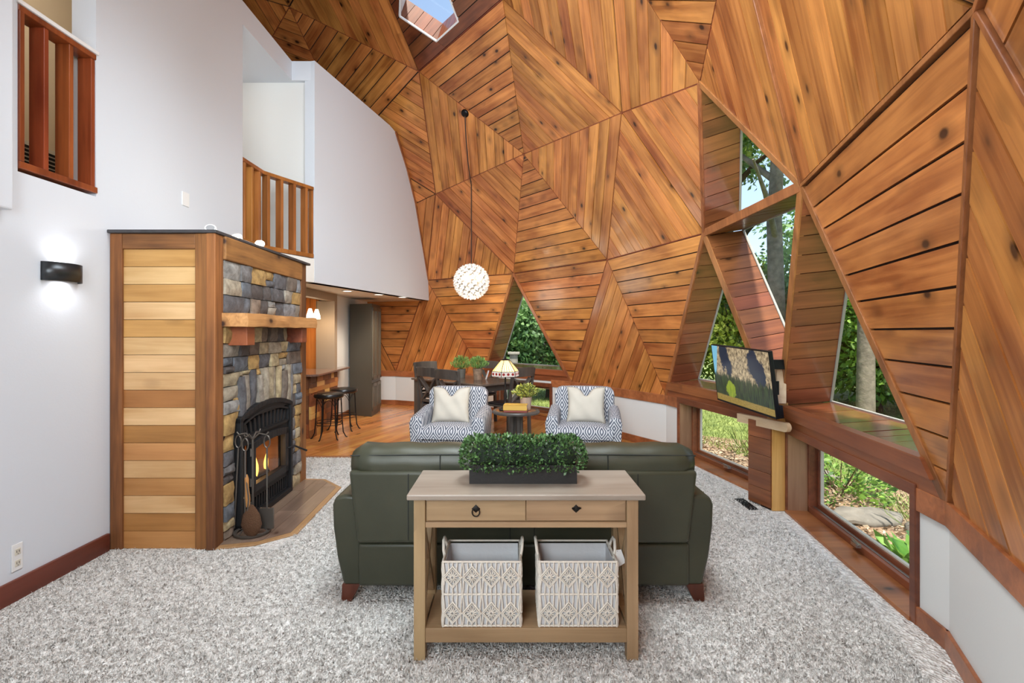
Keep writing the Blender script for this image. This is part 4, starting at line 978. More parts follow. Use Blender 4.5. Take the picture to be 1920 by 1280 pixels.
# ------------------------------------------------------------------ macrame baskets
M_ROPE = plain('cotton_rope', (232, 224, 212), .9, var=.06, scale=40, bump=.5, bscale=300)
M_LINER = plain('basket_liner', (206, 206, 208), .9, bump=.2, bscale=60)
M_WIRE = plain('painted_wire', (214, 206, 194), .5)
def basket(x, label, gr):
    w, d, h = .352, .24, .295; y0 = 2.342; z0 = .1455
    t_ = thing('macrame_basket', label, 'basket', (x, y0+d/2, z0), group=gr)
    m = MB(); e = .007
    m.add([(x-w/2+e,y0+e,z0+.004),(x+w/2-e,y0+e,z0+.004),(x+w/2-e,y0+d-e,z0+.004),(x-w/2+e,y0+d-e,z0+.004),(x-w/2+e,y0+e,z0+h-.01),(x+w/2-e,y0+e,z0+h-.01),(x+w/2-e,y0+d-e,z0+h-.01),(x-w/2+e,y0+d-e,z0+h-.01)], [(0,1,2,3),(0,1,5,4),(1,2,6,5),(2,3,7,6),(3,0,4,7)])
    o = m.build('liner', M_LINER, t_); s = o.modifiers.new('s', 'SOLIDIFY'); s.thickness = .004
    m = MB(); c = [(x-w/2,y0),(x+w/2,y0),(x+w/2,y0+d),(x-w/2,y0+d)]
    for i in range(4):
        a, b = c[i], c[(i+1) % 4]
        for z in (z0+.005, z0+h*.5, z0+h): m.tube([(a[0],a[1],z),(b[0],b[1],z)], .005, 7)
        m.tube([(a[0],a[1],z0),(a[0],a[1],z0+h)], .005, 7)
    m.build('rim_frame', M_ROPE, t_, smooth=60)
    def face(mb, P0, E, W, n):
        out = Vector((E.y, -E.x, 0)); 
        def pt(u, v, o=.004): return P0+E*(u*W)+Vector((0,0,v*h))+out*o
        for r_, (va, vb) in enumerate(((.5, 1.0), (.0, .5))):
            vc = va+.27 if r_ == 0 else va+.22; hv = .165
            for i in range(n):
                uc = (i+.5)/n; hu = .48/n
                dm = [pt(uc-hu, vc), pt(uc, vc+hv), pt(uc+hu, vc), pt(uc, vc-hv)]
                mb.tube(dm, .0052, 6, closed=True); mb.tube([pt(uc-hu*.8, vc, .007), pt(uc, vc+hv*.8, .007), pt(uc+hu*.8, vc, .007), pt(uc, vc-hv*.8, .007)], .0032, 5, closed=True)
                for a in range(12):
                    an = a*math.pi/6+.2; ca, sa = math.cos(an), math.sin(an); rr = .62/(abs(ca)+abs(sa)+1e-6)
                    mb.tube([pt(uc+hu*.12*ca, vc+hv*.12*sa, .008), pt(uc+hu*rr*ca*1.1, vc+hv*rr*sa*1.1, .005)], .0028, 5)
                for j in range(5):                       # loose strands above and below the diamond
                    f = (j-2)/2.0; u = uc+hu*f*1.0
                    mb.tube([pt(u, vb-.008), pt(uc+hu*f*.9+.004*math.sin(j*2.1+i), (vb+vc+hv*(1-abs(f)))/2, .006), pt(uc+hu*f*.85, vc+hv*(1-abs(f)), .004)], .0034, 5)
                    mb.tube([pt(uc+hu*f*.85, vc-hv*(1-abs(f)), .004), pt(uc+hu*f*.95+.004*math.sin(j*1.3+i), (va+vc-hv*(1-abs(f)))/2, .006), pt(u, va+.008)], .0034, 5)
    m = MB(); face(m, Vector((x-w/2, y0, z0)), Vector((1,0,0)), w, 4); face(m, Vector((x+w/2, y0, z0)), Vector((0,1,0)), d, 3); face(m, Vector((x-w/2, y0+d, z0)), Vector((0,-1,0)), d, 3)
    tag(m.build('macrame_netting', M_ROPE, t_, smooth=60))
    for s in (-1, 1):
        xs = x+s*w/2; m = MB(); yc = y0+d*.55
        m.tube([(xs, yc-.055, z0+h-.02), (xs+s*.008, yc-.05, z0+h+.02), (xs+s*.012, yc-.02, z0+h+.052), (xs+s*.012, yc+.02, z0+h+.052), (xs+s*.008, yc+.05, z0+h+.02), (xs, yc+.055, z0+h-.02)], .007, 8); m.build('handle', M_ROPE, t_, smooth=60)
    return t_
basket(-.138, 'square cream macrame basket on the console shelf, the one without a tag', 'macrame baskets under the console')
bk2 = basket(.301, 'square cream macrame basket with a white paper tag on its handle', 'macrame baskets under the console')
m = MB(); m.add([(.301+.178,2.42,.46),(.301+.213,2.425,.462),(.301+.235,2.428,.40),(.301+.183,2.42,.37)], [(0,1,2,3)]); o = m.build('paper_tag', plain('paper_tag', (232, 230, 228), .7), bk2); s = o.modifiers.new('s', 'SOLIDIFY'); s.thickness = .001
m = MB(); m.tube([(.301+.18,2.44,.47),(.301+.195,2.42,.455)], .0015, 5); m.build('tag_string', M_BLACK, bk2)

# ------------------------------------------------------------------ leaf helper and planters
def leafmat(name, a, b, rough=.5, trans=.0):
    m, t, bs = nt(name); L = t.links.new; bs.inputs['Roughness'].default_value = rough
    tc = N(t, 'ShaderNodeTexCoord'); n = N(t, 'ShaderNodeTexNoise', Scale=9.0, Detail=2.0); L(tc.outputs['Object'], n.inputs['Vector'])
    at = N(t, 'ShaderNodeAttribute', attribute_name='tone'); ad = N(t, 'ShaderNodeMath', operation='ADD'); sb = N(t, 'ShaderNodeMath', operation='SUBTRACT'); sb.inputs[1].default_value = .5
    L(n.outputs['Fac'], sb.inputs[0]); L(sb.outputs[0], ad.inputs[0]); L(at.outputs['Fac'], ad.inputs[1])
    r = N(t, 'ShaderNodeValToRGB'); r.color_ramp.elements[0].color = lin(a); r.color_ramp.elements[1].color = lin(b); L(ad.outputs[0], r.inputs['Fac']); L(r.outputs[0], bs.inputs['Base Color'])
    if trans:
        o = [x for x in t.nodes if x.type == 'OUTPUT_MATERIAL'][0]; tl = N(t, 'ShaderNodeBsdfTranslucent'); L(r.outputs[0], tl.inputs['Color']); mx = N(t, 'ShaderNodeMixShader'); mx.inputs[0].default_value = trans
        L(bs.outputs[0], mx.inputs[1]); L(tl.outputs[0], mx.inputs[2]); L(mx.outputs[0], o.inputs[0])
    return m
def leaves(name, pos, nrm, size, mat, parent=None, aspect=.5, seed=1, droop=.3, kind='stuff', world=True, tone=None):
    """many small folded leaves as one mesh; pos, nrm: (n,3) arrays"""
    g = np.random.default_rng(seed); n = len(pos); nrm = nrm/np.linalg.norm(nrm, axis=1, keepdims=True)
    ax = np.cross(nrm, g.normal(size=(n, 3))); ax /= np.linalg.norm(ax, axis=1, keepdims=True)+1e-9
    sz = np.asarray(size)*np.ones(n); L_ = sz[:, None]; d = nrm; side = ax; up = np.cross(d, side)
    base = pos; tip = pos+d*L_; mid = pos+d*L_*.55
    co = np.stack([base, mid+side*L_*aspect*.5+up*L_*.08, tip-up*L_*droop*.3, mid-side*L_*aspect*.5+up*L_*.08], 1)
    if parent is not None and world: co = co-np.array(parent.location)
    me = bpy.data.meshes.new(name); me.vertices.add(n*4); me.vertices.foreach_set('co', co.ravel()); me.loops.add(n*4); me.loops.foreach_set('vertex_index', np.arange(n*4, dtype=np.int32))
    me.polygons.add(n); me.polygons.foreach_set('loop_start', np.arange(0, n*4, 4, dtype=np.int32)); me.polygons.foreach_set('loop_total', np.full(n, 4, dtype=np.int32)); me.update(calc_edges=True)
    at = me.attributes.new('tone', 'FLOAT', 'FACE'); at.data.foreach_set('value', (g.random(n) if tone is None else tone).astype(np.float32))
    me.materials.append(mat); o = bpy.data.objects.new(name, me); COL.objects.link(o)
    if parent is not None: o.parent = parent
    if kind: o['kind'] = kind
    return o
M_BOX = leafmat('boxwood_leaf', (16, 34, 16), (104, 142, 84), .35)
M_PLANTER = plain('black_planter', (30, 28, 27), .6, bump=.15, bscale=90)
pl = thing('boxwood_planter', 'black rectangular planter of clipped boxwood on the console table', 'plant', (.054, 2.53, .757))
m = MB(); m.box(-.205, .312, 2.47, 2.475, .757, .847); m.box(-.205, .312, 2.585, 2.59, .757, .847); m.box(-.205, -.2, 2.475, 2.585, .757, .847); m.box(.307, .312, 2.475, 2.585, .757, .847); m.box(-.2, .307, 2.475, 2.585, .757, .83); m.build('trough', M_PLANTER, pl)
g = np.random.default_rng(5); n = 4200
u = g.uniform(-1, 1, n); th = g.uniform(-.35, math.pi+.35, n); en = np.sqrt(np.maximum(0, 1-np.clip((np.abs(u)-.78)/.22, 0, 1)**2))
rr = g.uniform(.55, 1, n)**.5
px_ = .054+u*.305; py_ = 2.53+np.cos(th)*.105*en*rr; pz_ = .862+np.sin(th)*.115*np.maximum(en, .3)*rr
pos = np.stack([px_, py_, pz_], 1); nr = np.stack([(np.abs(u) > .8)*np.sign(u)*.8+g.normal(0, .45, n), np.cos(th)+g.normal(0, .45, n), np.sin(th)+.15+g.normal(0, .45, n)], 1)
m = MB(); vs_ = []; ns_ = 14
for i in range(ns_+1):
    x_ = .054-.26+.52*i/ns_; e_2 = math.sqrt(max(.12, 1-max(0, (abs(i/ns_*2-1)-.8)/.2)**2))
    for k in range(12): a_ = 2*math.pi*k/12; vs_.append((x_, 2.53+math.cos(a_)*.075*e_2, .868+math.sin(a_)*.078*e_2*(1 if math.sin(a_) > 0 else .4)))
m.add(vs_, [tuple(range(11, -1, -1)), tuple(ns_*12+k for k in range(12))]+[(i*12+k, i*12+(k+1) % 12, (i+1)*12+(k+1) % 12, (i+1)*12+k) for i in range(ns_) for k in range(12)]); m.build('shade_core', plain('boxwood_shadow', (22, 36, 20), .8, var=.3, scale=60), pl, smooth=60)  # solid dark green core, its colour standing for shade deep in the foliage
leaves('boxwood_leaves', pos, nr, g.uniform(.013, .022, n), M_BOX, pl, aspect=.62, seed=6)

# ------------------------------------------------------------------ armchairs
def pattern_mat():
    m, t, b = nt('diamond_weave'); L = t.links.new; b.inputs['Roughness'].default_value = .9
    tc = N(t, 'ShaderNodeTexCoord'); sp = N(t, 'ShaderNodeSeparateXYZ'); L(tc.outputs['Object'], sp.inputs[0])
    def M2(op, a, bb=None):
        n = N(t, 'ShaderNodeMath', operation=op)
        if isinstance(a, (int, float)): n.inputs[0].default_value = a
        else: L(a, n.inputs[0])
        if bb is not None:
            if isinstance(bb, (int, float)): n.inputs[1].default_value = bb
            else: L(bb, n.inputs[1])
        return n.outputs[0]
    u = M2('MULTIPLY', sp.outputs['X'], 1/.155); v = M2('MULTIPLY', M2('SUBTRACT', sp.outputs['Z'], sp.outputs['Y']), 1/.18)
    pu = M2('PINGPONG', u, .5); pv = M2('PINGPONG', v, .5)
    d = M2('ADD', M2('MULTIPLY', pu, 1.25), pv); st = M2('SINE', M2('MULTIPLY', d, 6.2832*3.9))
    r = N(t, 'ShaderNodeValToRGB'); r.color_ramp.elements[0].position = .35; r.color_ramp.elements[1].position = .75; r.color_ramp.elements[0].color = lin((76, 82, 96)); r.color_ramp.elements[1].color = lin((194, 193, 196))
    mr = M2('MULTIPLY_ADD', st, .5); t.nodes[-1].inputs[2].default_value = .5
    L(mr, r.inputs['Fac']); L(r.outputs[0], b.inputs['Base Color'])
    n = N(t, 'ShaderNodeTexNoise', Scale=400.0); L(tc.outputs['Object'], n.inputs['Vector']); bp = N(t, 'ShaderNodeBump', Strength=.2, Distance=.003); L(n.outputs['Fac'], bp.inputs['Height']); L(bp.outputs[0], b.inputs['Normal']); return m
M_WEAVE = pattern_mat(); M_DARKLEG = plain('dark_leg', (36, 26, 22), .4)
def armchair(loc, rz, label):
    t_ = thing('armchair', label, 'armchair', loc, rz, 'patterned armchairs')
    B = lambda m, n_, bev=.04, mat=M_WEAVE, seg=4: m.build(n_, mat, t_, smooth=60, bevel=bev, seg=seg, world=False)
    m = MB(); m.box(-.33, .33, -.30, .36, .14, .34); B(m, 'seat_base', .02)
    # seat cushion with crowned top
    vs = []; fs = []; nx, ny = 10, 8
    for j in range(ny+1):
        for i in range(nx+1):
            u, v = i/nx*2-1, j/ny*2-1
            vs.append((u*(.335 if v > -.5 else .37), -.02+v*.36, .455+.035*(1-u**4)*(1-v**4)-.05*max(0, abs(v)-.8)*2))
    for j in range(ny):
        for i in range(nx): a = j*(nx+1)+i; fs.append((a, a+1, a+nx+2, a+nx+1))
    o_ = len(vs)
    rim = [i for i in range(nx+1)]+[j*(nx+1)+nx for j in range(1, ny+1)]+[ny*(nx+1)+i for i in range(nx-1, -1, -1)]+[j*(nx+1) for j in range(ny-1, 0, -1)]
    for r_ in rim: x, y, z = vs[r_]; vs.append((x*1.03, y*1.03, .40))
    o2 = len(vs)
    for r_ in rim: x, y, z = vs[r_]; vs.append((x, y, .335))
    K_ = len(rim)
    for k in range(K_):
        l = (k+1) % K_; fs.append((rim[k], o_+k, o_+l, rim[l])); fs.append((o_+k, o2+k, o2+l, o_+l))
    fs.append(tuple(o2+k for k in range(K_)))
    m = MB(); m.add(vs, fs); B(m, 'seat_cushion', 0)
    # back: tall rounded slab, slightly reclined
    pts = []
    for k in range(17):
        a = k/16; x = -.42+.84*a; e = max(0, abs(a-.5)*2-.78)/.22; pts.append((x, .88-.06*e*e+.012*math.cos((a-.5)*2.6)))
    poly = [(-.40, .30), (.40, .30)]+[(x, z) for x, z in reversed(pts)]
    m = MB(); Mx = Matrix(((1,0,0,0),(0,.14,1,.20),(0,1,-.0,0),(0,0,0,1)))
    m.prism(poly, 0, .17, Mx); B(m, 'backrest', .045, seg=5)
    for s in (-1, 1):                                # arm: rounded top, sloping down to the front
        prof = [(-.075, .16), (.06, .16), (.075, .40), (.085, .55), (.06, .615), (0, .635), (-.06, .615), (-.08, .55)]
        vs = []; fs = []; ys = [-.34, -.33, -.2, .0, .2, .32]; sc = [.82, 1, 1, 1, 1, 1]; dz = [-.055, -.04, -.02, 0, .02, .03]
        for y, s_, z_ in zip(ys, sc, dz):
            for x, z in prof: vs.append((s*(.405+x*s_), y, .16+(z+z_*(z > .3)-.16)*(1 if s_ == 1 else .97)))
        k = len(prof); fs = [tuple(range(k)), tuple((len(ys)-1)*k+i for i in range(k))]+[(i*k+j, i*k+(j+1) % k, (i+1)*k+(j+1) % k, (i+1)*k+j) for i in range(len(ys)-1) for j in range(k)]
        m = MB(); m.add(vs, fs); B(m, 'armrest', 0)
        for y in (-.27, .3):
            m = MB(); m.lathe([(.02, 0), (.03, .15)], 10, T(s*.34, y, 0)); m.build('leg', M_DARKLEG, t_, smooth=40, world=False)
    return t_
ac1 = armchair((-.69, 5.95, 0), -.12, 'blue and white diamond patterned armchair left of the round side table')
ac2 = armchair((.83, 5.95, 0), -.16, 'blue and white diamond patterned armchair by the right wall')
for a_ in (ac1, ac2): a_.scale = (.86, .86, .93)
M_LINEN = plain('oat_linen', (188, 180, 168), .9, var=.05, scale=6, bump=.25, bscale=220)
def cushion(loc, rz, label):
    n = 22; vs = []; fs = []
    for side in (-1, 1):
        for j in range(n+1):
            for i in range(n+1):
                u, v = i/n*2-1, j/n*2-1
                pin = .055; x = u*.212*(1-pin*(1-abs(v)**1.5)+.03*abs(v)**3); z = v*.205*(1-pin*(1-abs(u)**1.5))+.02
                notch = math.exp(-(u/.28)**2)*max(0, v)**2; z -= .10*notch
                d = max(0, (1-abs(u)**3.2)*(1-abs(v)**3.2))**.55
                y = side*(.062*d*(1-.45*notch)+.002)+.006*math.sin(7*u+5*v)*d
                vs.append((x, y, z+.2))
    m_ = (n+1)*(n+1)
    for s in (0, 1):
        for j in range(n):
            for i in range(n):
                a = s*m_+j*(n+1)+i; q = (a, a+1, a+n+2, a+n+1); fs.append(q if s == 0 else q[::-1])
    rim = [i for i in range(n+1)]+[j*(n+1)+n for j in range(1, n+1)]+[n*(n+1)+i for i in range(n-1, -1, -1)]+[j*(n+1) for j in range(n-1, 0, -1)]
    for k in range(len(rim)): a, b = rim[k], rim[(k+1) % len(rim)]; fs.append((a, m_+a, m_+b, b))
    t_ = thing('throw_pillow', label, 'cushion', loc, rz, 'linen throw pillows')
    R_ = rmat('X', -.22); m = MB(); m.add(vs, fs, R_); m.build('pillow', M_LINEN, t_, smooth=70, world=False)
    m = MB(); m.tube([R_ @ Vector(vs[r_]) for r_ in rim], .005, 6, closed=True); m.build('fringed_edge', plain('fringe', (150, 142, 130), .9), t_, smooth=60, world=False)
cushion((-.71, 5.93, .43), -.08, 'chopped oat linen pillow on the left patterned armchair')
cushion((.85, 5.93, .43), -.18, 'chopped oat linen pillow on the right patterned armchair')

# ------------------------------------------------------------------ round side table and what stands on it
M_DKWOOD = wood('charcoal_wood', (58, 53, 50), (84, 77, 71), axis=2, knots=0, tint=.08, rough=.45)
M_DKTOP = wood('dark_table_top', (78, 66, 58), (104, 90, 80), axis=0, knots=0, tint=0, rough=.25)
M_RUST = wood('rust_top', (120, 76, 44), (150, 98, 60), axis=0, knots=0, tint=0, rough=.25)
TX, TY, TZ = .045, 5.72, .62
st_ = thing('side_table', 'small round side table with a brown top on dark crossed legs between the armchairs', 'table', (TX, TY, 0))
m = MB(); m.lathe([(.0, TZ-.001), (.225, TZ-.001)], 40, T(TX, TY, 0), cap=False); m.lathe([(.225, TZ), (.225, TZ-.004)], 40, T(TX, TY, 0), cap=False); m.build('table_top', M_RUST, st_)
m = MB(); m.lathe([(.225, TZ+.002), (.255, TZ+.002), (.265, TZ-.012), (.258, TZ-.03), (.0, TZ-.03)], 40, T(TX, TY, 0), cap=False); m.build('rim', M_DKWOOD, st_, smooth=50)
for k in range(4):
    a = k*math.pi/2+.4; m = MB(); m.bar((TX+.05*math.cos(a), TY+.05*math.sin(a), TZ-.03), (TX+.06*math.cos(a), TY+.06*math.sin(a), .28), .035, .025); m.bar((TX+.06*math.cos(a), TY+.06*math.sin(a), .29), (TX+.22*math.cos(a), TY+.22*math.sin(a), .0), .035, .025); m.build('leg', M_DKWOOD, st_)
# stained-glass lamp
LX, LY = -.075, 5.80
lamp = thing('stained_glass_lamp', 'table lamp with cream and red stained glass shade on the round side table', 'lamp', (LX, LY, TZ+.002))
m = MB(); m.lathe([(.07, 0), (.072, .012), (.04, .025), (.018, .05), (.014, .1), (.02, .14), (.012, .2), (.009, .38)], 20, T(LX, LY, TZ+.002)); m.build('base', M_IRON, lamp, smooth=50)
AMBER = [emit('glass_cream', (255, 232, 168), 1.1), emit('glass_amber', (236, 176, 70), .8)]
for mm_ in AMBER: mm_.node_tree.nodes['Principled BSDF'].inputs['Base Color'].default_value = lin((240, 200, 120))
GW = emit('glass_white', (250, 236, 226), .7); GR = emit('glass_red', (176, 22, 22), .6); GG = emit('glass_green', (90, 100, 60), .5)
M_LEAD = plain('lead_came', (52, 40, 28), .5, .6)
z1_, z2_, z3_ = TZ+.285, TZ+.36-.085+.065, TZ+.475
zb0, zb1, zt = TZ+.37, TZ+.428, TZ+.552
r0, r1, r2_ = .158, .155, .05
def hexp(r, a, z): return Vector((LX+r*math.cos(a), LY+r*math.sin(a), z))
for k in range(6):
    a0, a1_ = k*math.pi/3+.25, (k+1)*math.pi/3+.25
    A, Bq, C_, D_ = hexp(r1, a0, zb1), hexp(r1, a1_, zb1), hexp(r2_, a1_, zt), hexp(r2_, a0, zt)
    for j in range(5):
        u, v = j/5+.02, (j+1)/5-.02; m = MB(); m.add([A.lerp(Bq, u), A.lerp(Bq, v), D_.lerp(C_, v), D_.lerp(C_, u)], [(0,1,2,3)]); m.build('glass_strip', AMBER[1 if j in (0,) and k % 2 else 0], lamp)
    A2, B2 = hexp(r0, a0, zb0), hexp(r0, a1_, zb0)
    m = MB(); m.add([A2, B2, Bq, A], [(0,1,2,3)]); m.build('glass_band', GW, lamp)
    nrm_ = ((Bq-A).cross(A2-A)).normalized(); nrm_ = nrm_ if nrm_.dot(A-Vector((LX, LY, zb0))) > 0 else -nrm_
    for j in range(3):
        c = A2.lerp(B2, (j+.5)/3).lerp(A.lerp(Bq, (j+.5)/3), .5)+nrm_*.002; e = (B2-A2).normalized(); w = Vector((0,0,1))
        m = MB(); m.add([c+e*.016*math.cos(q)+w*.016*math.sin(q) for q in [i*math.pi/4 for i in range(8)]], [tuple(range(8))]); m.build('red_jewel', GR, lamp)
m = MB()
for k in range(6):
    a0, a1_ = k*math.pi/3+.25, (k+1)*math.pi/3+.25
    for r_, z in ((r0, zb0), (r1, zb1), (r2_, zt)): m.tube([hexp(r_, a0, z), hexp(r_, a1_, z)], .003, 5)
    m.tube([hexp(r0, a0, zb0), hexp(r1, a0, zb1), hexp(r2_, a0, zt)], .004, 5)
    for j in range(1, 5): m.tube([hexp(r1, a0, zb1).lerp(hexp(r1, a1_, zb1), j/5), hexp(r2_, a0, zt).lerp(hexp(r2_, a1_, zt), j/5)], .0018, 4)
m.build('lead_frame', M_LEAD, lamp)
m = MB(); m.lathe([(.052, zt-.002), (.03, zt+.012), (.008, zt+.02), (.012, zt+.035), (.004, zt+.05), (.0, zt+.055)], 12, T(LX, LY, 0), cap=False); m.build('finial', M_IRON, lamp, smooth=50)
m = MB(); m.tube([(LX, LY, TZ+.38), (LX, LY, zt)], .006, 7); m.build('stem', M_IRON, lamp)
light('stained_glass_lamp_bulb', 'POINT', (LX, LY, TZ+.45), 3, (1.0, .8, .5), shadow_soft_size=.03)
# books
def book(loc, rz, w, d, h, rgb, label, prgb=(222, 212, 192)):
    t_ = thing('book', label, 'book', loc, rz, 'books on the side table')
    m = MB(); m.box(-w/2, w/2, -d/2, d/2, 0, .003); m.box(-w/2, w/2, -d/2, d/2, h-.003, h); m.box(-w/2, w/2, -d/2, -d/2+.004, 0, h); m.build('cover', plain('cover_'+label.split()[0], rgb, .5), t_, world=False)
    m = MB(); m.box(-w/2+.004, w/2-.004, -d/2+.004, d/2-.004, .003, h-.003); m.build('pages', plain('pages_'+label.split()[0], prgb, .9), t_, world=False); return t_
book((.045, 5.60, TZ+.003), -.12, .25, .16, .022, (120, 54, 44), 'thin dark red book under the yellow one on the side table')
book((.04, 5.605, TZ+.0255), -.10, 0.255, .17, .055, (186, 146, 62), 'thick yellow book lying on top on the side table', (240, 236, 228))
m = MB(); m.ball((-.115, 5.66, TZ+.012), (.03, .02, .011)); tag(m.build('glasses_case', M_BLACK, smooth=60), 'small black object beside the yellow book on the side table', 'trinket')
# potted plants
def pot(loc, r, h, mat, name, label, leafm, n, spread, lh, lsz, seed, asp=.5, gr=None, grass=False):
    t_ = thing(name, label, 'plant', loc, group=gr); x, y, z = loc
    m = MB(); m.lathe([(r*.8, 0), (r, h), (r*.93, h), (r*.9, h*.9), (0, h*.88)], 24, T(x, y, z)); m.build('pot', mat, t_, smooth=45)
    g = np.random.default_rng(seed); a = g.uniform(0, 2*np.pi, n); q = np.sqrt(g.random(n)); hh = g.random(n)
    rad = spread*q*np.sin(np.clip(hh*1.15+.12, 0, 1)*np.pi*.8); pos = np.stack([x+np.cos(a)*rad, y+np.sin(a)*rad, z+h+lh*hh*(1-.25*q)], 1)
    nr = np.stack([np.cos(a)*q+g.normal(0, .35, n), np.sin(a)*q+g.normal(0, .35, n), .55+g.normal(0, .4, n)+(.8 if grass else 0)], 1)
    leaves('foliage', pos, nr, g.uniform(.6, 1.2, n)*lsz, leafm, t_, aspect=asp, seed=seed+1)
    m = MB()
    for k in range(9):
        b = k*2.4; m.tube([(x, y, z+h*.85), (x+math.cos(b)*spread*.4, y+math.sin(b)*spread*.4, z+h+lh*.45)], .003, 5)
    m.build('stems', plain('stem_green', (90, 96, 50), .7), t_); return t_
M_LEAF_Y = leafmat('yellow_green_leaf', (44, 72, 30), (196, 196, 92), .5); M_LEAF_G = leafmat('fine_green_leaf', (52, 98, 40), (150, 188, 96), .5)
M_TAUPE = plain('taupe_ceramic', (170, 146, 130), .5, var=.08)
M_BARK = plain('birch_vase', (128, 104, 84), .8, var=.35, scale=18, bump=.4)
pot((.155, 5.76, TZ+.002), .068, .14, M_TAUPE, 'potted_plant', 'leafy yellow green plant in a taupe pot on the round side table', M_LEAF_Y, 700, .15, .15, .036, 11, .45)

# ------------------------------------------------------------------ dining set
DX, DY, DA = -.69, 7.94, math.atan2(.68, -.73)
dt_ = thing('dining_table', 'dark brown rectangular dining table under the globe pendant', 'table', (DX, DY, 0), DA)
m = MB(); m.box(-.8, .8, -.47, .47, .735, .765); m.build('tabletop', M_DKTOP, dt_, bevel=.006, world=False)
m = MB(); m.box(-.70, .70, -.39, -.37, .64, .735); m.box(-.70, .70, .37, .39, .64, .735); m.box(-.70, -.68, -.39, .39, .64, .735); m.box(.68, .70, -.39, .39, .64, .735); m.build('apron', M_DKWOOD, dt_, world=False)
for sx in (-1, 1):
    for sy in (-1, 1): m = MB(); m.cbox((sx*.72, sy*.40, .3675), (.085, .085, .735)); m.build('leg', M_DKWOOD, dt_, bevel=.004, world=False)
def make_chair():
    t_ = thing('dining_chair', '', 'chair', (0,0,0), 0, 'X-back dining chairs')
    B = lambda m, n_, bev=.004, mat=M_DKWOOD: m.build(n_, mat, t_, bevel=bev, world=False)
    m = MB(); m.box(-.23, .23, -.21, .23, .44, .465); B(m, 'seat_frame')
    m = MB(); m.box(-.215, .215, -.19, .22, .465, .495); B(m, 'seat_pad', .014, plain('black_seat', (30, 30, 34), .35) if 'black_seat' not in bpy.data.materials else bpy.data.materials['black_seat'])
    for s in (-1, 1):
        m = MB(); m.cbox((s*.205, .20, .22), (.042, .042, .44)); B(m, 'leg')
        m = MB(); m.bar((s*.205, -.215, 0), (s*.205, -.20, .46), .042, .04); B(m, 'leg')
        m = MB(); m.bar((s*.205, -.20, .46), (s*.215, -.29, .985), .042, .034, up=(0,1,0)); B(m, 'back_post')
        m = MB(); m.bar((s*.165, -.262, .84), (-s*.0, -.232, .645), .03, .06, up=(0,1,.2)); B(m, 'back_slat')
        m = MB(); m.bar((s*.02, -.235, .66), (s*.18, -.212, .52), .028, .06, up=(0,1,.2)); B(m, 'back_slat')
    m = MB(); vs = []; n = 8
    for i in range(n+1):
        u = i/n*2-1; y = -.275-.03*(1-u*u)
        for a, b in ((0, .86), (.024, .86), (.015, .99), (-.009, .99)): vs.append((u*.235, y-a+.01-(b-.86)*.1, b+.008*(1-u*u)))
    m.add(vs, [(0,1,2,3), tuple(n*4+k for k in (3,2,1,0))]+[(i*4+k, (i+1)*4+k, (i+1)*4+(k+1) % 4, i*4+(k+1) % 4) for i in range(n) for k in range(4)]); B(m, 'top_rail', .003)
    m = MB(); m.bar((-.2, -.218, .52), (.2, -.218, .52), .025, .04); B(m, 'lower_rail'); return t_
ch0 = make_chair()
ed, es = Vector((-.73, .68, 0)).normalized(), Vector((.68, .73, 0)).normalized(); ctr = Vector((DX, DY, 0))
spots = [(ctr-es*.60-ed*.13, math.atan2(es.y, es.x)-math.pi/2, 'dark X-back dining chair, its back towards the left armchair, further from the lamp'),
         (ctr-es*.69-ed*.68, math.atan2(es.y, es.x)-math.pi/2, 'dark X-back dining chair, its back towards the left armchair, nearer the lamp'),
         (ctr+ed*.74-es*.02, math.atan2(-ed.y, -ed.x)-math.pi/2, 'dark X-back dining chair at the far end of the table, edge lit'),
         (ctr-ed*.86+es*.02, math.atan2(ed.y, ed.x)-math.pi/2, 'dark X-back dining chair at the near end, behind the stained glass lamp'),
         (ctr+es*.55+ed*.35, math.atan2(-es.y, -es.x)-math.pi/2, 'dark X-back dining chair on the window side of the table')]
for i, (p, a, lab) in enumerate(spots):
    if i == 0: ch0.location = p; ch0.rotation_euler = (0, 0, a); ch0['label'] = lab
    else: dup(ch0, p, a, lab)
pot((-.80, 8.15, .766), .07, .14, plain('dark_jar', (96, 92, 84), .4), 'potted_plant', 'fine leaved green plant further back on the dining table', M_LEAF_G, 900, .17, .2, .05, 21, .16, 'table plants', True)
pot((-.52, 7.80, .766), .075, .17, M_BARK, 'potted_plant', 'fine leaved green plant in a bark vase nearer on the dining table', M_LEAF_G, 900, .16, .17, .05, 31, .16, 'table plants', True)
m = MB(); m.bar((-.40, 7.86, .767), (-.36, 7.88, .90), .07, .006, up=(1,.3,.2)); tag(m.build('menu_card', M_WHITETRIM), 'small white card leaning beside the bark vase', 'card')
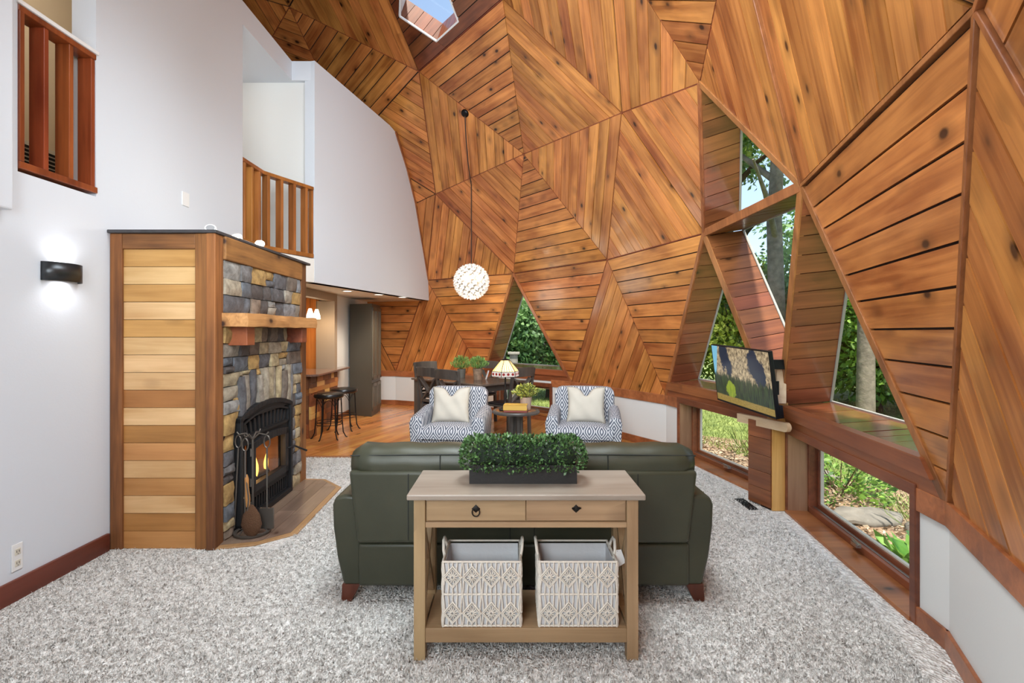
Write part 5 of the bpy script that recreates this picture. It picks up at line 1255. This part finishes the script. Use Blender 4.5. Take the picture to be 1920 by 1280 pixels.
# globe pendant
PX, PY, PZ, PR = -.675, 8.55, 2.325, .30
pn = thing('globe_pendant', 'white capiz petal globe pendant hanging from a long swagged cord', 'pendant lamp', (PX, PY, PZ+PR))
M_CAPIZ = emit('capiz', (250, 240, 226), .28); M_CAPIZ.node_tree.nodes['Principled BSDF'].inputs['Base Color'].default_value = (.8, .77, .72, 1)
m = MB(); NP = 140
for i in range(NP):
    zf = 1-2*(i+.5)/NP; r_ = math.sqrt(1-zf*zf); a = i*2.39996; d = Vector((r_*math.cos(a), r_*math.sin(a), zf)); c = Vector((PX, PY, PZ))+d*PR*.86
    u = d.cross(Vector((0,0,1))) if abs(zf) < .95 else d.cross(Vector((1,0,0))); u.normalize(); w = d.cross(u)
    ph = RND.random()*6
    for k in range(5):
        b = ph+k*2*math.pi/5; q = u*math.cos(b)+w*math.sin(b); s = q.cross(d)
        m.add([c, c+q*.03+s*.021+d*.018, c+q*.054+d*.044, c+q*.03-s*.021+d*.018], [(0,1,2,3)])
m.build('petals', M_CAPIZ, pn)
m = MB(); m.ball((PX, PY, PZ), PR*.8, 20, 14); m.build('inner_frame', plain('frame_grey', (150, 142, 130), .5), pn, smooth=60)
for a in (0, 2.1, 4.2):
    m = MB(); m.ball((PX+.14*math.cos(a), PY-.19+.05*math.sin(a), PZ+.04), .045, 10, 8); m.build('bulb', M_BULB, pn, smooth=60)
m = MB(); hook = (-.675, 8.50, 3.98); can = Vector((-.713, 7.80, 4.80))
sw = [can+Vector((0, 0, -.02)), Vector((-.712, 7.95, 4.50)), Vector((-.70, 8.2, 4.18)), Vector((-.685, 8.42, 4.0)), Vector((PX, PY-.02, 3.93)), Vector((PX, PY, 3.8)), Vector((PX, PY, PZ+PR-.02))]
m.tube(sw, .009, 7); m.build('cord', plain('brown_cord', (58, 40, 28), .7, bump=.5, bscale=150), pn, smooth=60)
m = MB(); nd = Vector((-.35, -.55, -.76)).normalized(); q = Vector((0,0,1)).rotation_difference(-nd).to_matrix().to_4x4()
m.lathe([(.0, -.028), (.03, -.028), (.055, -.018), (.062, .0), (.062, .012)], 24, Matrix.Translation(can) @ q, cap=False); m.build('canopy', M_BLACK, pn, smooth=50)
m = MB(); m.tube([(PX, PY-.02, 3.99), (PX, PY-.02, 3.93), (PX+.012, PY-.02, 3.925)], .005, 6); m.build('hook', M_BLACK, pn)
light('globe_bulb', 'POINT', (PX, PY, PZ-.5), 12, (1.0, .88, .7), shadow_soft_size=.25)
# ------------------------------------------------------------------ post at the window corner, television and its mount
M_YPOST = wood('yellow_post', (176, 126, 62), (214, 164, 96), axis=2, knots=.3, tint=0, rough=.55, kcol=(120, 78, 40))
M_PALE = wood('pale_pine', (206, 176, 138), (228, 204, 170), axis=1, knots=.15, tint=0, rough=.55, kcol=(140, 100, 66))
tp = thing('window_corner_post', 'yellow timber post with a plank-clad side at the corner between the low windows', 'post', (2.2, 4.35, 0))
m = MB(); m.prism([(2.158, 4.27), (2.294, 4.272), (2.31, 4.40), (2.18, 4.40)], 0, .90); m.build('post', M_YPOST, tp, bevel=.006)
A_, B_ = Vector((2.073, 4.516, 0)), Vector((2.150, 4.278, 0)); e_ = (B_-A_).normalized(); n_o = Vector((-e_.y, e_.x, 0)); n_o = n_o if n_o.x < 0 else -n_o
for i in range(5):
    z = .02+i*.142; L_ = (B_-A_).length
    slab_obj('plank', [(0, z), (L_, z), (L_, z+.139), (0, z+.139)], A_-Vector(tp.location), e_, Vector((0,0,1)), n_o, .02, M_REVEAL, tp, lift=RND.uniform(-.001, .002))
m = MB(); m.prism([(2.09, 4.53), (2.165, 4.29), (2.30, 4.32), (2.30, 4.46)], 0, .715); m.build('core', M_GROOVE, tp)
m = MB(); m.box(2.17, 2.25, 4.22, 4.30, .90, 1.20); m.build('block', M_PALE, tp, bevel=.003)
tv = thing('television', 'flat television showing a mountain, on an arm by the triangular windows', 'television', (1.945, 4.375, .83))
yaw, tilt, roll, TW = -1.4793, .1477, -.037, .91; THh = TW*.58
u_ = Vector((math.cos(yaw), math.sin(yaw), 0)); nf = Vector((math.sin(yaw), -math.cos(yaw), 0)); v_ = Vector((0,0,1))*math.cos(tilt)+nf*math.sin(tilt)
u2 = u_*math.cos(roll)+v_*math.sin(roll); v2 = v_*math.cos(roll)-u_*math.sin(roll); n2 = u2.cross(v2); n2 = n2 if n2.dot(nf) > 0 else -n2
TM = Matrix(((u2.x, n2.x, v2.x, 1.945), (u2.y, n2.y, v2.y, 4.375), (u2.z, n2.z, v2.z, 1.095), (0,0,0,1)))
m = MB(); m.box(-TW/2, TW/2, -.03, 0, -THh/2, THh/2, TM); m.build('body', M_BLACK, tv, bevel=.004)
m = MB(); m.box(-TW/2, -TW/2+.008, 0, .004, -THh/2, THh/2, TM); m.box(TW/2-.008, TW/2, 0, .004, -THh/2, THh/2, TM); m.box(-TW/2, TW/2, 0, .004, THh/2-.008, THh/2, TM); m.box(-TW/2, TW/2, 0, .005, -THh/2, -THh/2+.016, TM); m.build('bezel', M_BLACK, tv)
m = MB(); m.box(TW/2-.07, TW/2+.0, -.06, -.03, -THh/2-.0, -THh/2+.10, TM); m.box(-TW/2+.1, TW/2-.1, -.055, -.03, -THh/2+.03, THh/2-.12, TM); m.build('back_housing', M_BLACK, tv, bevel=.004)
def screen_mat():
    m, t, b = nt('screen_picture'); L = t.links.new; uvn = N(t, 'ShaderNodeTexCoord'); sp = N(t, 'ShaderNodeSeparateXYZ'); L(uvn.outputs['UV'], sp.inputs[0]); U_, V_ = sp.outputs['X'], sp.outputs['Y']
    def noise(su, sv, det=5.0, off=0.0):
        mp = N(t, 'ShaderNodeMapping'); mp.inputs['Scale'].default_value = (su, sv, 1); mp.inputs['Location'].default_value = (off, off*.7, 0); L(uvn.outputs['UV'], mp.inputs['Vector'])
        n = N(t, 'ShaderNodeTexNoise', Scale=1.0, Detail=det, Roughness=.65); L(mp.outputs[0], n.inputs['Vector']); return n.outputs['Fac']
    def mth(op, a, bb=0.0, c=None):
        n = N(t, 'ShaderNodeMath', operation=op)
        for i, x in enumerate((a, bb) if c is None else (a, bb, c)):
            if isinstance(x, (int, float)): n.inputs[i].default_value = x
            else: L(x, n.inputs[i])
        return n.outputs[0]
    def step(x, lo, hi):
        n = N(t, 'ShaderNodeMapRange', clamp=True); n.inputs['From Min'].default_value = lo; n.inputs['From Max'].default_value = hi; L(x, n.inputs['Value']); return n.outputs[0]
    def mix(f, a, bb):
        n = N(t, 'ShaderNodeMixRGB'); L(f, n.inputs[0])
        for i, x in ((1, a), (2, bb)):
            if isinstance(x, tuple): n.inputs[i].default_value = lin(x)
            else: L(x, n.inputs[i])
        return n.outputs[0]
    col = mix(step(noise(34, 13, 8.0), .36, .64), (84, 70, 54), (222, 198, 156))
    def blob(uc, vc, ru, rv, k=1.0):
        d = mth('ADD', mth('POWER', mth('MULTIPLY', mth('SUBTRACT', U_, uc), 1/ru), 2.0), mth('POWER', mth('MULTIPLY', mth('SUBTRACT', V_, vc), 1/rv), 2.0))
        return step(mth('ADD', d, mth('MULTIPLY', mth('SUBTRACT', noise(14, 7), .5), 2.6)), 1.1, .8)
    for q in ((.22, .86, .08, .3), (.30, .66, .06, .22), (.74, .78, .10, .24), (.83, .6, .09, .22)): col = mix(blob(*q), col, (30, 42, 62))
    sky = step(mth('ADD', U_, mth('MULTIPLY', mth('SUBTRACT', 1.0, V_), .16)), .125, .115); col = mix(sky, col, (126, 196, 226))
    fv = mth('ADD', V_, mth('MULTIPLY', mth('SUBTRACT', noise(46, 1.5, 3), .5), .34)); ev = mth('ADD', fv, mth('MULTIPLY', mth('SUBTRACT', .5, U_), -.06))
    forest = step(ev, .50, .45); col = mix(forest, col, mix(step(noise(60, 4), .35, .7), (14, 18, 14), (66, 84, 36)))
    col = mix(blob(.30, .24, .09, .16), col, mix(step(noise(40, 5), .3, .7), (96, 122, 24), (168, 184, 50)))
    col = mix(step(mth('ADD', V_, mth('MULTIPLY', noise(6, 1), .03)), .135, .12), col, mix(step(noise(30, 60), .3, .7), (132, 110, 44), (176, 146, 74)))
    b.inputs['Base Color'].default_value = (.01, .01, .01, 1); b.inputs['Roughness'].default_value = .15; L(col, b.inputs['Emission Color']); b.inputs['Emission Strength'].default_value = .8
    return m
M_SCREEN = screen_mat()
me = bpy.data.meshes.new('screen'); a_, b_ = TW/2-.008, THh/2
pp = [(-a_, .003, -b_+.016), (a_, .003, -b_+.016), (a_, .003, b_-.008), (-a_, .003, b_-.008)]
me.from_pydata([tuple((TM @ Vector(p))-Vector(tv.location)) for p in pp], [], [(0,1,2,3)]); uvl = me.uv_layers.new(name='UVMap')
for i, c in enumerate(((0,0),(1,0),(1,1),(0,1))): uvl.data[i].uv = c
me.materials.append(M_SCREEN); o = bpy.data.objects.new('screen', me); COL.objects.link(o); o.parent = tv
mt = thing('tv_wall_mount', 'black swing arm television mount with a grey end plate, on the window corner post', 'tv mount', (2.2, 4.2, 1.0))
m = MB(); m.box(2.0, 2.285, 4.17, 4.21, 1.185, 1.262); m.build('arm', M_BLACK, mt, bevel=.003)
m = MB(); m.box(2.285, 2.345, 4.165, 4.215, 1.182, 1.265); m.build('end_plate', plain('grey_steel', (150, 156, 160), .4, .7), mt, bevel=.004)
m = MB(); m.box(2.02, 2.15, 4.19, 4.24, .98, 1.08); m.tube([(2.165, 4.21, .975), (2.165, 4.21, 1.085)], .018, 12); m.build('lower_arm', M_BLACK, mt, smooth=40)
m = MB(); p0, p1 = Vector((2.08, 4.72, .705)), Vector((2.165, 4.06, .735)); dd = (p1-p0).normalized(); m.bar(p0, p1, .035, .075)
q = dd.cross(Vector((0,0,1))).normalized(); w_ = q.cross(dd)
vs = [p1+q*s*.0175+(dd*math.cos(a)+w_*math.sin(a))*.0375 for s in (-1, 1) for a in [-math.pi/2+math.pi*k/10 for k in range(11)]]
m.add(vs, [tuple(range(11)), tuple(range(21, 10, -1))]+[(k, k+1, 12+k, 11+k) for k in range(10)]); tag(m.build('support_board', M_PALE), 'pale round-ended wooden support board below the television', 'board')

# ------------------------------------------------------------------ kitchen bar under the loft
M_TAUPE_W = plain('taupe_paint', (150, 132, 112), .6); M_ORANGE = wood('maple_panel', (176, 98, 40), (206, 128, 62), axis=2, knots=0, tint=.03, rough=.35)
m = MB(); m.box(-3.03, -2.95, 8.42, 10.75, 0, ZLB); struct(m.build('wall_kitchen', M_WARMWALL))
m = MB(); m.box(-2.98, -2.935, 8.42, 9.3, 0, .09); struct(m.build('baseboard_kitchen', M_TRIM))
m = MB(); m.box(-3.0, -2.86, 8.30, 8.42, 0, ZLB-.002); m.box(-3.0, -2.86, 5.28, 8.30, 1.99, ZLB-.002); m.box(-3.16, -3.0, 8.30, 8.42, .9, 1.99); struct(m.build('trim_4', M_TAUPE_W))
m = MB(); m.box(-3.2, -2.95, 5.28, 8.3, ZLB-.03, ZLB-.004); struct(m.build('ceiling_bar', M_CEIL))
m = MB(); m.box(-4.4, -3.16, 8.442, 8.46, 0, ZLB-.03); kp = struct(m.build('wall_bar_end', M_GROOVE))
for k in range(6): m = MB(); m.box(-3.16-.2*(k+1)+.001, -3.16-.2*k-.001, 8.41, 8.44, 0, ZLB-.03); m.build('panel_board', M_ORANGE, kp)
m = MB(); m.box(-5.2, -5.1, 5.2, 9.0, 0, ZLB); m.box(-5.2, -3.0, 5.2, 5.26, 0, ZLB); struct(m.build('wall_kitchen_back', M_BEIGE))
bar_ = thing('kitchen_bar', 'kitchen bar with a front of mixed wood blocks under a polished counter', 'bar', (-3.1, 7.7, 0))
m = MB(); m.box(-3.4, -2.84, 7.2, 8.295, 0, .868); m.build('body', M_GROOVE, bar_)
m = MB(); m.prism([(-3.6, 7.10), (-2.78, 7.10), (-2.70, 7.18), (-2.77, 8.80), (-2.92, 8.80), (-2.93, 8.425), (-2.855, 8.42), (-2.855, 8.295), (-3.6, 8.295)], .868, .90); m.build('counter', plain('granite', (122, 96, 84), .12, var=.25, scale=40), bar_, bevel=.006)
BL = [wood('block_%d' % i, a, b, axis=1, knots=0, tint=.05, rough=.5) for i, (a, b) in enumerate((((208,158,88),(228,184,116)), ((96,58,38),(122,78,54)), ((164,106,54),(190,130,72)), ((120,68,36),(150,92,54))))]
rb = random.Random(4); z = 0.0
while z < .86:
    h = rb.choice((.07, .11, .15, .19)); h = min(h, .865-z); h = h if .865-z-h > .05 else .865-z; y = 7.2
    while y < 8.29:
        w = rb.choice((.14, .22, .3)); w = min(w, 8.295-y); w = w if 8.295-y-w > .08 else 8.295-y
        m = MB(); m.box(-2.842, -2.815+rb.uniform(0, .014), y+.001, y+w-.001, z+.001, z+h-.001); m.build('wood_block', rb.choice(BL), bar_); y += w
    z += h
z = 0.0
while z < .86:
    h = rb.choice((.09, .13, .2)); h = min(h, .865-z); h = h if .865-z-h > .06 else .865-z; x = -3.4
    while x < -2.845:
        w = rb.choice((.14, .2, .27)); w = min(w, -2.84-x); w = w if -2.84-x-w > .08 else -2.84-x
        m = MB(); m.box(x+.001, x+w-.001, 7.18-rb.uniform(0, .012), 7.2, z+.001, z+h-.001); m.build('wood_block', rb.choice(BL), bar_); x += w
    z += h
def stool(loc, label):
    t_ = thing('bar_stool', label, 'stool', loc, 0, 'bar stools'); x, y, _ = loc
    m = MB(); m.lathe([(0, .565), (.18, .565), (.2, .58), (.205, .60), (.195, .625), (.15, .638), (0, .642)], 32, T(x, y, 0), cap=False); m.build('seat', plain('black_vinyl', (26, 24, 24), .3) if 'black_vinyl' not in bpy.data.materials else bpy.data.materials['black_vinyl'], t_, smooth=50)
    for k in range(6):
        a = k*math.pi/3+.3; c, s = math.cos(a), math.sin(a); m = MB()
        m.tube([(x+.16*c, y+.16*s, .57), (x+.165*c, y+.165*s, .45), (x+.175*c, y+.175*s, .25), (x+.19*c, y+.19*s, .08), (x+.225*c, y+.225*s, .012), (x+.245*c, y+.245*s, .006)], .0085, 7); m.build('leg', M_IRON, t_, smooth=60)
    for z, r in ((.2, .175), (.235, .17)):
        m = MB(); m.tube([(x+r*math.cos(q), y+r*math.sin(q), z) for q in [i*2*math.pi/28 for i in range(28)]], .005, 6, closed=True); m.build('foot_ring', M_IRON, t_, smooth=60)
    for k in range(6):
        a0, a1_ = k*math.pi/3+.3, (k+1)*math.pi/3+.3; m = MB()
        m.tube([(x+.17*math.cos(a0+(a1_-a0)*q), y+.17*math.sin(a0+(a1_-a0)*q), .44+.11*math.sin(math.pi*q)) for q in [i/8 for i in range(9)]], .004, 5); m.build('arch', M_IRON, t_, smooth=60)
stool((-2.57, 7.23, 0), 'round black seat iron bar stool nearer the fireplace'); stool((-2.57, 7.86, 0), 'round black seat iron bar stool nearer the tall dark cabinet')
cab = thing('tall_cabinet', 'tall dark olive cabinet with slatted doors against the white wall', 'cabinet', (-2.7, 9.4, 0))
M_OLIVE = plain('dark_olive_paint', (72, 66, 56), .4); M_OLIVE2 = plain('dark_olive_slat', (92, 84, 70), .4)
cq = [Vector((-2.468, 9.057, 0)), Vector((-2.491, 9.734, 0)), Vector((-2.93, 9.80, 0)), Vector((-2.912, 9.232, 0))]
m = MB(); m.prism([(p.x, p.y) for p in cq], 0, 1.99); m.build('body', M_OLIVE, cab, bevel=.006)
cfr = (cq[0], (cq[1]-cq[0]).normalized(), Vector((1, .03, 0)).normalized(), (cq[1]-cq[0]).length); CL = cfr[3]
for half in (0, 1):
    s0, s1 = .02+half*(CL/2-.01), CL/2-.005+half*(CL/2-.015)
    for z0, z1 in ((.10, .58), (.64, 1.93)):
        m = MB(); sbox(m, cfr, s0, s0+.05, 0, .02, z0, z1); sbox(m, cfr, s1-.05, s1, 0, .02, z0, z1); sbox(m, cfr, s0, s1, 0, .02, z0, z0+.06); sbox(m, cfr, s0, s1, 0, .02, z1-.06, z1); d = m.build('door', M_OLIVE2, cab, bevel=.002)
        for j in range(3):
            s = s0+.05+(s1-s0-.1)*(j+1)/4; m = MB(); sbox(m, cfr, s-.012, s+.012, 0, .014, z0+.06, z1-.06); m.build('slat', M_OLIVE2, d)
        m = MB(); sbox(m, cfr, s0+.05, s1-.05, 0, .003, z0+.06, z1-.06); m.build('dark_panel', M_BLACK, d)
M_SHADE = emit('bar_shade', (255, 236, 206), 6)
for (x, y), w in zip(((-3.02, 7.70), (-3.02, 7.96)), ('nearer the mantel', 'just behind the first')):
    t_ = thing('bar_pendant', 'small glowing glass pendant over the bar, '+w, 'pendant lamp', (x, y, 1.72), group='bar pendants')
    m = MB(); m.lathe([(.02, .10), (.03, .07), (.05, .0), (.055, -.05), (.05, -.05), (.045, 0), (.02, .07)], 18, T(x, y, 1.74), cap=False); m.build('shade', M_SHADE, t_, smooth=50)
    m = MB(); m.tube([(x, y, 1.83), (x, y, ZLB-.03)], .003, 5); m.build('cord', M_BLACK, t_)
    light('bar_pendant_bulb', 'POINT', (x+.0, y, 1.66), 5, (1.0, .72, .42), shadow_soft_size=.04)
fl = thing('floor_vent', 'dark metal floor register beside the plank-clad post', 'vent', (2.0, 4.42, 0))
m = MB(); m.box(1.98, 2.06, 4.30, 4.58, .0, .008); m.build('frame', M_IRON, fl)
for k in range(6): m = MB(); m.box(1.99, 2.05, 4.32+k*.042, 4.345+k*.042, .008, .011); m.build('louvre', M_BLACK, fl)

# ------------------------------------------------------------------ garden
def ground_mat(name, a, b, sc):
    m, t, bs = nt(name); L = t.links.new; bs.inputs['Roughness'].default_value = .95; tc = N(t, 'ShaderNodeTexCoord'); n = N(t, 'ShaderNodeTexNoise', Scale=sc, Detail=8.0, Roughness=.7); L(tc.outputs['Object'], n.inputs['Vector'])
    r = N(t, 'ShaderNodeValToRGB'); r.color_ramp.elements[0].color = lin(a); r.color_ramp.elements[1].color = lin(b); r.color_ramp.elements[0].position = .35; r.color_ramp.elements[1].position = .65; L(n.outputs['Fac'], r.inputs['Fac']); L(r.outputs[0], bs.inputs['Base Color']); return m
GZ = -.12
m = MB(); m.add([(-40,-40,GZ),(60,-40,GZ),(60,60,GZ),(-40,60,GZ)], [(0,1,2,3)]); gl_ = tag(m.build('ground_lawn', ground_mat('lawn', (84, 104, 50), (150, 164, 92), 3.0)), kind='structure')
gl_['label'] = 'green lawn outside the windows'
m = MB(); bed = []
for k in range(40):
    a = -1.0+k*.07; r = 7.9+.35*math.sin(k*1.3)+.2*math.sin(k*2.9); bed.append((CEN.x+r*math.cos(a), CEN.y+r*math.sin(a)))
for k in range(39, -1, -1): a = -1.0+k*.07; bed.append((CEN.x+6.3*math.cos(a), CEN.y+6.3*math.sin(a)))
m.prism(bed, GZ, GZ+.025); struct(m.build('ground_mulch_bed', ground_mat('mulch', (96, 72, 54), (176, 150, 122), 22.0)))
g = np.random.default_rng(12)
n = 60000; ang = g.uniform(-.35, 1.25, n); rr = 7.6+g.random(n)**1.4*7; pos = np.stack([CEN.x+rr*np.cos(ang), CEN.y+rr*np.sin(ang), np.full(n, GZ)], 1)
M_GRASS = leafmat('grass_blade', (74, 98, 40), (168, 180, 104), .7, .2)
gs = leaves('lawn_grass', pos, np.stack([g.normal(0, .5, n), g.normal(0, .5, n), np.ones(n)], 1), g.uniform(.04, .09, n), M_GRASS, None, aspect=.12, seed=3); gs['label'] = 'short grass of the lawn beyond the windows'; gs['category'] = 'grass'
n = 9000; ang = g.uniform(-.3, 1.5, n); rr = 6.45+g.random(n)*1.5; pos = np.stack([CEN.x+rr*np.cos(ang), CEN.y+rr*np.sin(ang), np.full(n, GZ+.03)], 1)
ml = leaves('leaf_litter', pos, np.stack([g.normal(0, 1, n), g.normal(0, 1, n), g.uniform(.0, .3, n)], 1), g.uniform(.03, .09, n), leafmat('litter', (104, 78, 54), (206, 190, 164), .9), None, aspect=.35, seed=8); ml['label'] = 'straw and dry leaf litter on the bed under the windows'; ml['category'] = 'leaf litter'
M_BARKT = plain('tree_bark', (132, 122, 110), .95, var=.35, scale=7, bump=.9, bscale=18); M_BARKD = plain('dark_bark', (78, 68, 58), .95, var=.3, scale=7, bump=.9, bscale=18)
LEAF = [leafmat('leaf_%d' % i, a, b, .55, .35) for i, (a, b) in enumerate((((64, 112, 48), (160, 200, 88)), ((92, 134, 48), (214, 220, 100)), ((52, 96, 56), (140, 180, 110)), ((76, 122, 76), (180, 205, 146))))]
def tree(x, y, h, r, cz, rz, lm, n, label, seed, trunk=.12, bark=None, lsz=.17, group='trees beyond the dome', branches=6, name='tree', cat='tree'):
    t_ = thing(name, label, cat, (x, y, GZ), group=group); g = np.random.default_rng(seed); m = MB()
    pts = [(x, y, GZ), (x+.02, y+.01, GZ+h*.25), (x-.03, y+.03, GZ+h*.5), (x+.05, y, GZ+h*.75), (x+.04, y+.02, GZ+h)]
    m.tube(pts, [trunk*1.15, trunk, trunk*.9, trunk*.7, trunk*.35], 12)
    for k in range(branches):
        a = k*2.3+seed; z0 = h*(.45+.08*k); q = r*.7; m.tube([(x, y, GZ+z0), (x+math.cos(a)*q*.5, y+math.sin(a)*q*.5, GZ+z0+q*.5), (x+math.cos(a)*q, y+math.sin(a)*q, GZ+z0+q*.8)], [trunk*.45, trunk*.3, trunk*.12], 7)
    m.build('trunk', bark or M_BARKT, t_, smooth=60)
    nc = 26; cc = g.normal(size=(nc, 3)); cc /= np.linalg.norm(cc, axis=1, keepdims=True); cc *= g.random((nc, 1))**.4; cc = cc*np.array([r, r, rz])*.75+np.array([x, y, cz])
    k = g.integers(0, nc, n); d = g.normal(size=(n, 3)); d /= np.linalg.norm(d, axis=1, keepdims=True); rad = r*.42*g.random(n)**.45; pos = cc[k]+d*rad[:, None]*np.array([1, 1, .8]); keep = pos[:, 2] > GZ+.05; pos = pos[keep]; d = d[keep]
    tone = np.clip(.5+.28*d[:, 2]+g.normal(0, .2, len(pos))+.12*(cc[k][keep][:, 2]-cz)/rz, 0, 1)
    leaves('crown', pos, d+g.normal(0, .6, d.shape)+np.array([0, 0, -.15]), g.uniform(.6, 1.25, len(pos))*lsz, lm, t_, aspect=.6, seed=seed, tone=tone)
    return t_
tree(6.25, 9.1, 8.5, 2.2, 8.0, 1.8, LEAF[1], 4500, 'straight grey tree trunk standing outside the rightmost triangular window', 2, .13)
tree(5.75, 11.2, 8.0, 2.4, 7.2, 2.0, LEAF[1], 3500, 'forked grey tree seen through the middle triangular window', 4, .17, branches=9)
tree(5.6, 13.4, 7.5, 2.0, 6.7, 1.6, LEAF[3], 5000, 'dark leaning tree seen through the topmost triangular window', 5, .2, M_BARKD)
bsh = [(7.4, 10.4, 2.6, 1.7, 1.5, 1.6, 0, 9000), (9.2, 12.0, 3.2, 2.0, 1.9, 2.0, 1, 9000), (7.0, 12.6, 3.2, 1.9, 1.8, 2.0, 2, 9000), (5.4, 12.6, 3.0, 1.6, 1.6, 1.7, 1, 8000), (11.0, 11.0, 4.5, 2.3, 2.6, 2.6, 0, 9000),
       (6.6, 15.2, 3.0, 2.2, 1.5, 1.6, 1, 8000), (9.8, 15.5, 6.0, 2.8, 3.6, 3.4, 2, 9000), (12.6, 14.0, 6.0, 2.8, 3.6, 3.4, 3, 9000), (12.0, 8.6, 4.0, 2.2, 2.3, 2.3, 2, 8000), (4.3, 14.5, 4.2, 2.0, 2.4, 2.4, 0, 8000), (8.6, 9.0, 2.2, 1.3, 1.2, 1.3, 1, 6000)]
bl = ['low dark green bush behind the grey trunk', 'wide yellow green bush right of the grey trunk, further off', 'blue green bush at the lawn edge left of the grey trunk', 'yellow green bush behind the television', 'tall green shrub at the right edge of the rightmost triangular window',
      'tall yellow green tree at the back of the garden', 'tall blue green tree at the back of the garden', 'pale green tree far right at the back of the garden', 'blue green shrub lowest on the right beyond the sill', 'green shrub furthest left beyond the television window', 'small yellow green bush just right of the grey trunk']
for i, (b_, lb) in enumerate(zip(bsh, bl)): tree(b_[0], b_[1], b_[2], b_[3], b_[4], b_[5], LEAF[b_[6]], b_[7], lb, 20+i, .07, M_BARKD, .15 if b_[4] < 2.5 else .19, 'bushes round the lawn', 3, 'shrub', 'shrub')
tree(.9, 12.6, 3.4, 1.5, 1.6, 1.8, LEAF[2], 9000, 'dense glossy green hedge shrub filling the dining window', 40, .07, M_BARKD, .13, 'hedge beyond the dining window', 3, 'hedge_shrub', 'shrub')
tree(-.5, 13.0, 3.4, 1.5, 1.6, 1.8, LEAF[2], 6000, 'dense green hedge shrub at the left of the dining window view', 41, .07, M_BARKD, .13, 'hedge beyond the dining window', 3, 'hedge_shrub', 'shrub')
tree(2.3, 12.2, 3.0, 1.4, 1.4, 1.6, LEAF[2], 5000, 'dense green hedge shrub at the right beyond the dining window', 42, .07, M_BARKD, .13, 'hedge beyond the dining window', 3, 'hedge_shrub', 'shrub')
dp = thing('deck_post', 'weathered grey square deck post with a cap outside the dining window', 'post', (.06, 10.9, GZ)); M_GREYW = wood('grey_deck', (128, 124, 116), (164, 160, 150), axis=2, knots=.1, tint=.05, rough=.8)
m = MB(); m.box(-.05, .12, 10.8, 10.97, GZ, 1.02); m.build('post', M_GREYW, dp); m = MB(); m.box(-.09, .16, 10.76, 11.01, 1.02, 1.07); m.build('cap', M_GREYW, dp, bevel=.006)
def shrublet(x, y, r, h, lm, n, lsz, asp, label, seed, name='garden_plant', up=.4, group='plants under the windows'):
    t_ = thing(name, label, 'plant', (x, y, GZ+.02), group=group); g = np.random.default_rng(seed); a = g.uniform(0, 2*np.pi, n); q = np.sqrt(g.random(n))*r; hh = g.random(n)*h*(1-.5*(q/r)**2)
    pos = np.stack([x+np.cos(a)*q, y+np.sin(a)*q, GZ+.02+hh], 1); nr = np.stack([np.cos(a)+g.normal(0, .4, n), np.sin(a)+g.normal(0, .4, n), np.full(n, up)+g.normal(0, .3, n)], 1)
    leaves('foliage', pos, nr, g.uniform(.6, 1.2, n)*lsz, lm, t_, aspect=asp, seed=seed)
    m = MB()
    for k in range(7): b = k*2.4; m.tube([(x, y, GZ+.02), (x+math.cos(b)*r*.5, y+math.sin(b)*r*.5, GZ+h*.7)], .005, 5)
    m.build('stems', plain('stem_brown', (84, 70, 46), .8) if 'stem_brown' not in bpy.data.materials else bpy.data.materials['stem_brown'], t_); return t_
shrublet(3.15, 4.95, .42, .5, LEAF[0], 900, .07, .45, 'leafy green bush at the left of the right-hand low window', 51)
shrublet(2.75, 3.25, .30, .26, leafmat('hosta_leaf', (52, 110, 40), (150, 196, 96), .4, .2), 110, .15, .6, 'broad leaved hosta at the bottom of the right-hand low window', 52, up=.9)
shrublet(3.3, 3.95, .26, .2, M_GRASS, 90, .3, .035, 'tuft of ornamental grass behind the pale stone', 53, up=1.4)
shrublet(3.05, 3.6, .2, .2, LEAF[3], 60, .12, .55, 'small pale leaved plant between stone and hosta', 54, up=.8)
shrublet(3.0, 6.35, .3, .35, M_GRASS, 70, .3, .05, 'clump of upright blue green stalks at the left of the far low window', 55, up=1.6)
shrublet(4.0, 6.9, .6, .6, LEAF[2], 800, .08, .45, 'dark leafy bush beyond the far low window', 56)
for i, (x, y, s, lb) in enumerate(((2.98, 4.32, (.30, .16, .07), 'long pale boulder in the mulch outside the right-hand low window'), (3.25, 4.1, (.12, .1, .05), 'small brown rock behind the pale boulder'), (3.3, 5.6, (.25, .16, .06), 'pale rock at the lawn edge beyond the far low window'))):
    m = MB(); m.ball((x, y, GZ+.05), s, 14, 9); m.v = [(a+.02*math.sin(b*31+c*17), b+.02*math.sin(a*27), c+.012*math.sin(a*40+b*23)) for a, b, c in m.v]; tag(m.build('garden_stone', plain('pale_rock_%d' % i, (122, 118, 110), .9, var=.25, bump=.5, bscale=20), smooth=40), lb, 'stone', 'garden stones')
for i, (x, y, w, d, lb) in enumerate(((2.62, 5.75, .5, .34, 'flagstone nearest the far low window'), (2.75, 5.2, .42, .4, 'flagstone close to the plank-clad post'))):
    m = MB(); m.prism([(x-w/2, y-d/2), (x+w*.4, y-d*.55), (x+w/2, y+d*.3), (x+w*.1, y+d/2), (x-w*.45, y+d*.35)], GZ+.02, GZ+.06); tag(m.build('flagstone', plain('flagstone_%d' % i, (156, 150, 142), .85, var=.12), bevel=.008), lb, 'flagstone', 'flagstones')
ob_ = plain('grey_step', (168, 170, 170), .8)
m = MB(); m.box(.75, 1.25, 9.3, 9.8, GZ, .3); m.box(.75, 1.25, 9.78, 9.85, .3, .72); tag(m.build('patio_bench', ob_, bevel=.01), 'grey patio seat outside the low dining window', 'bench')
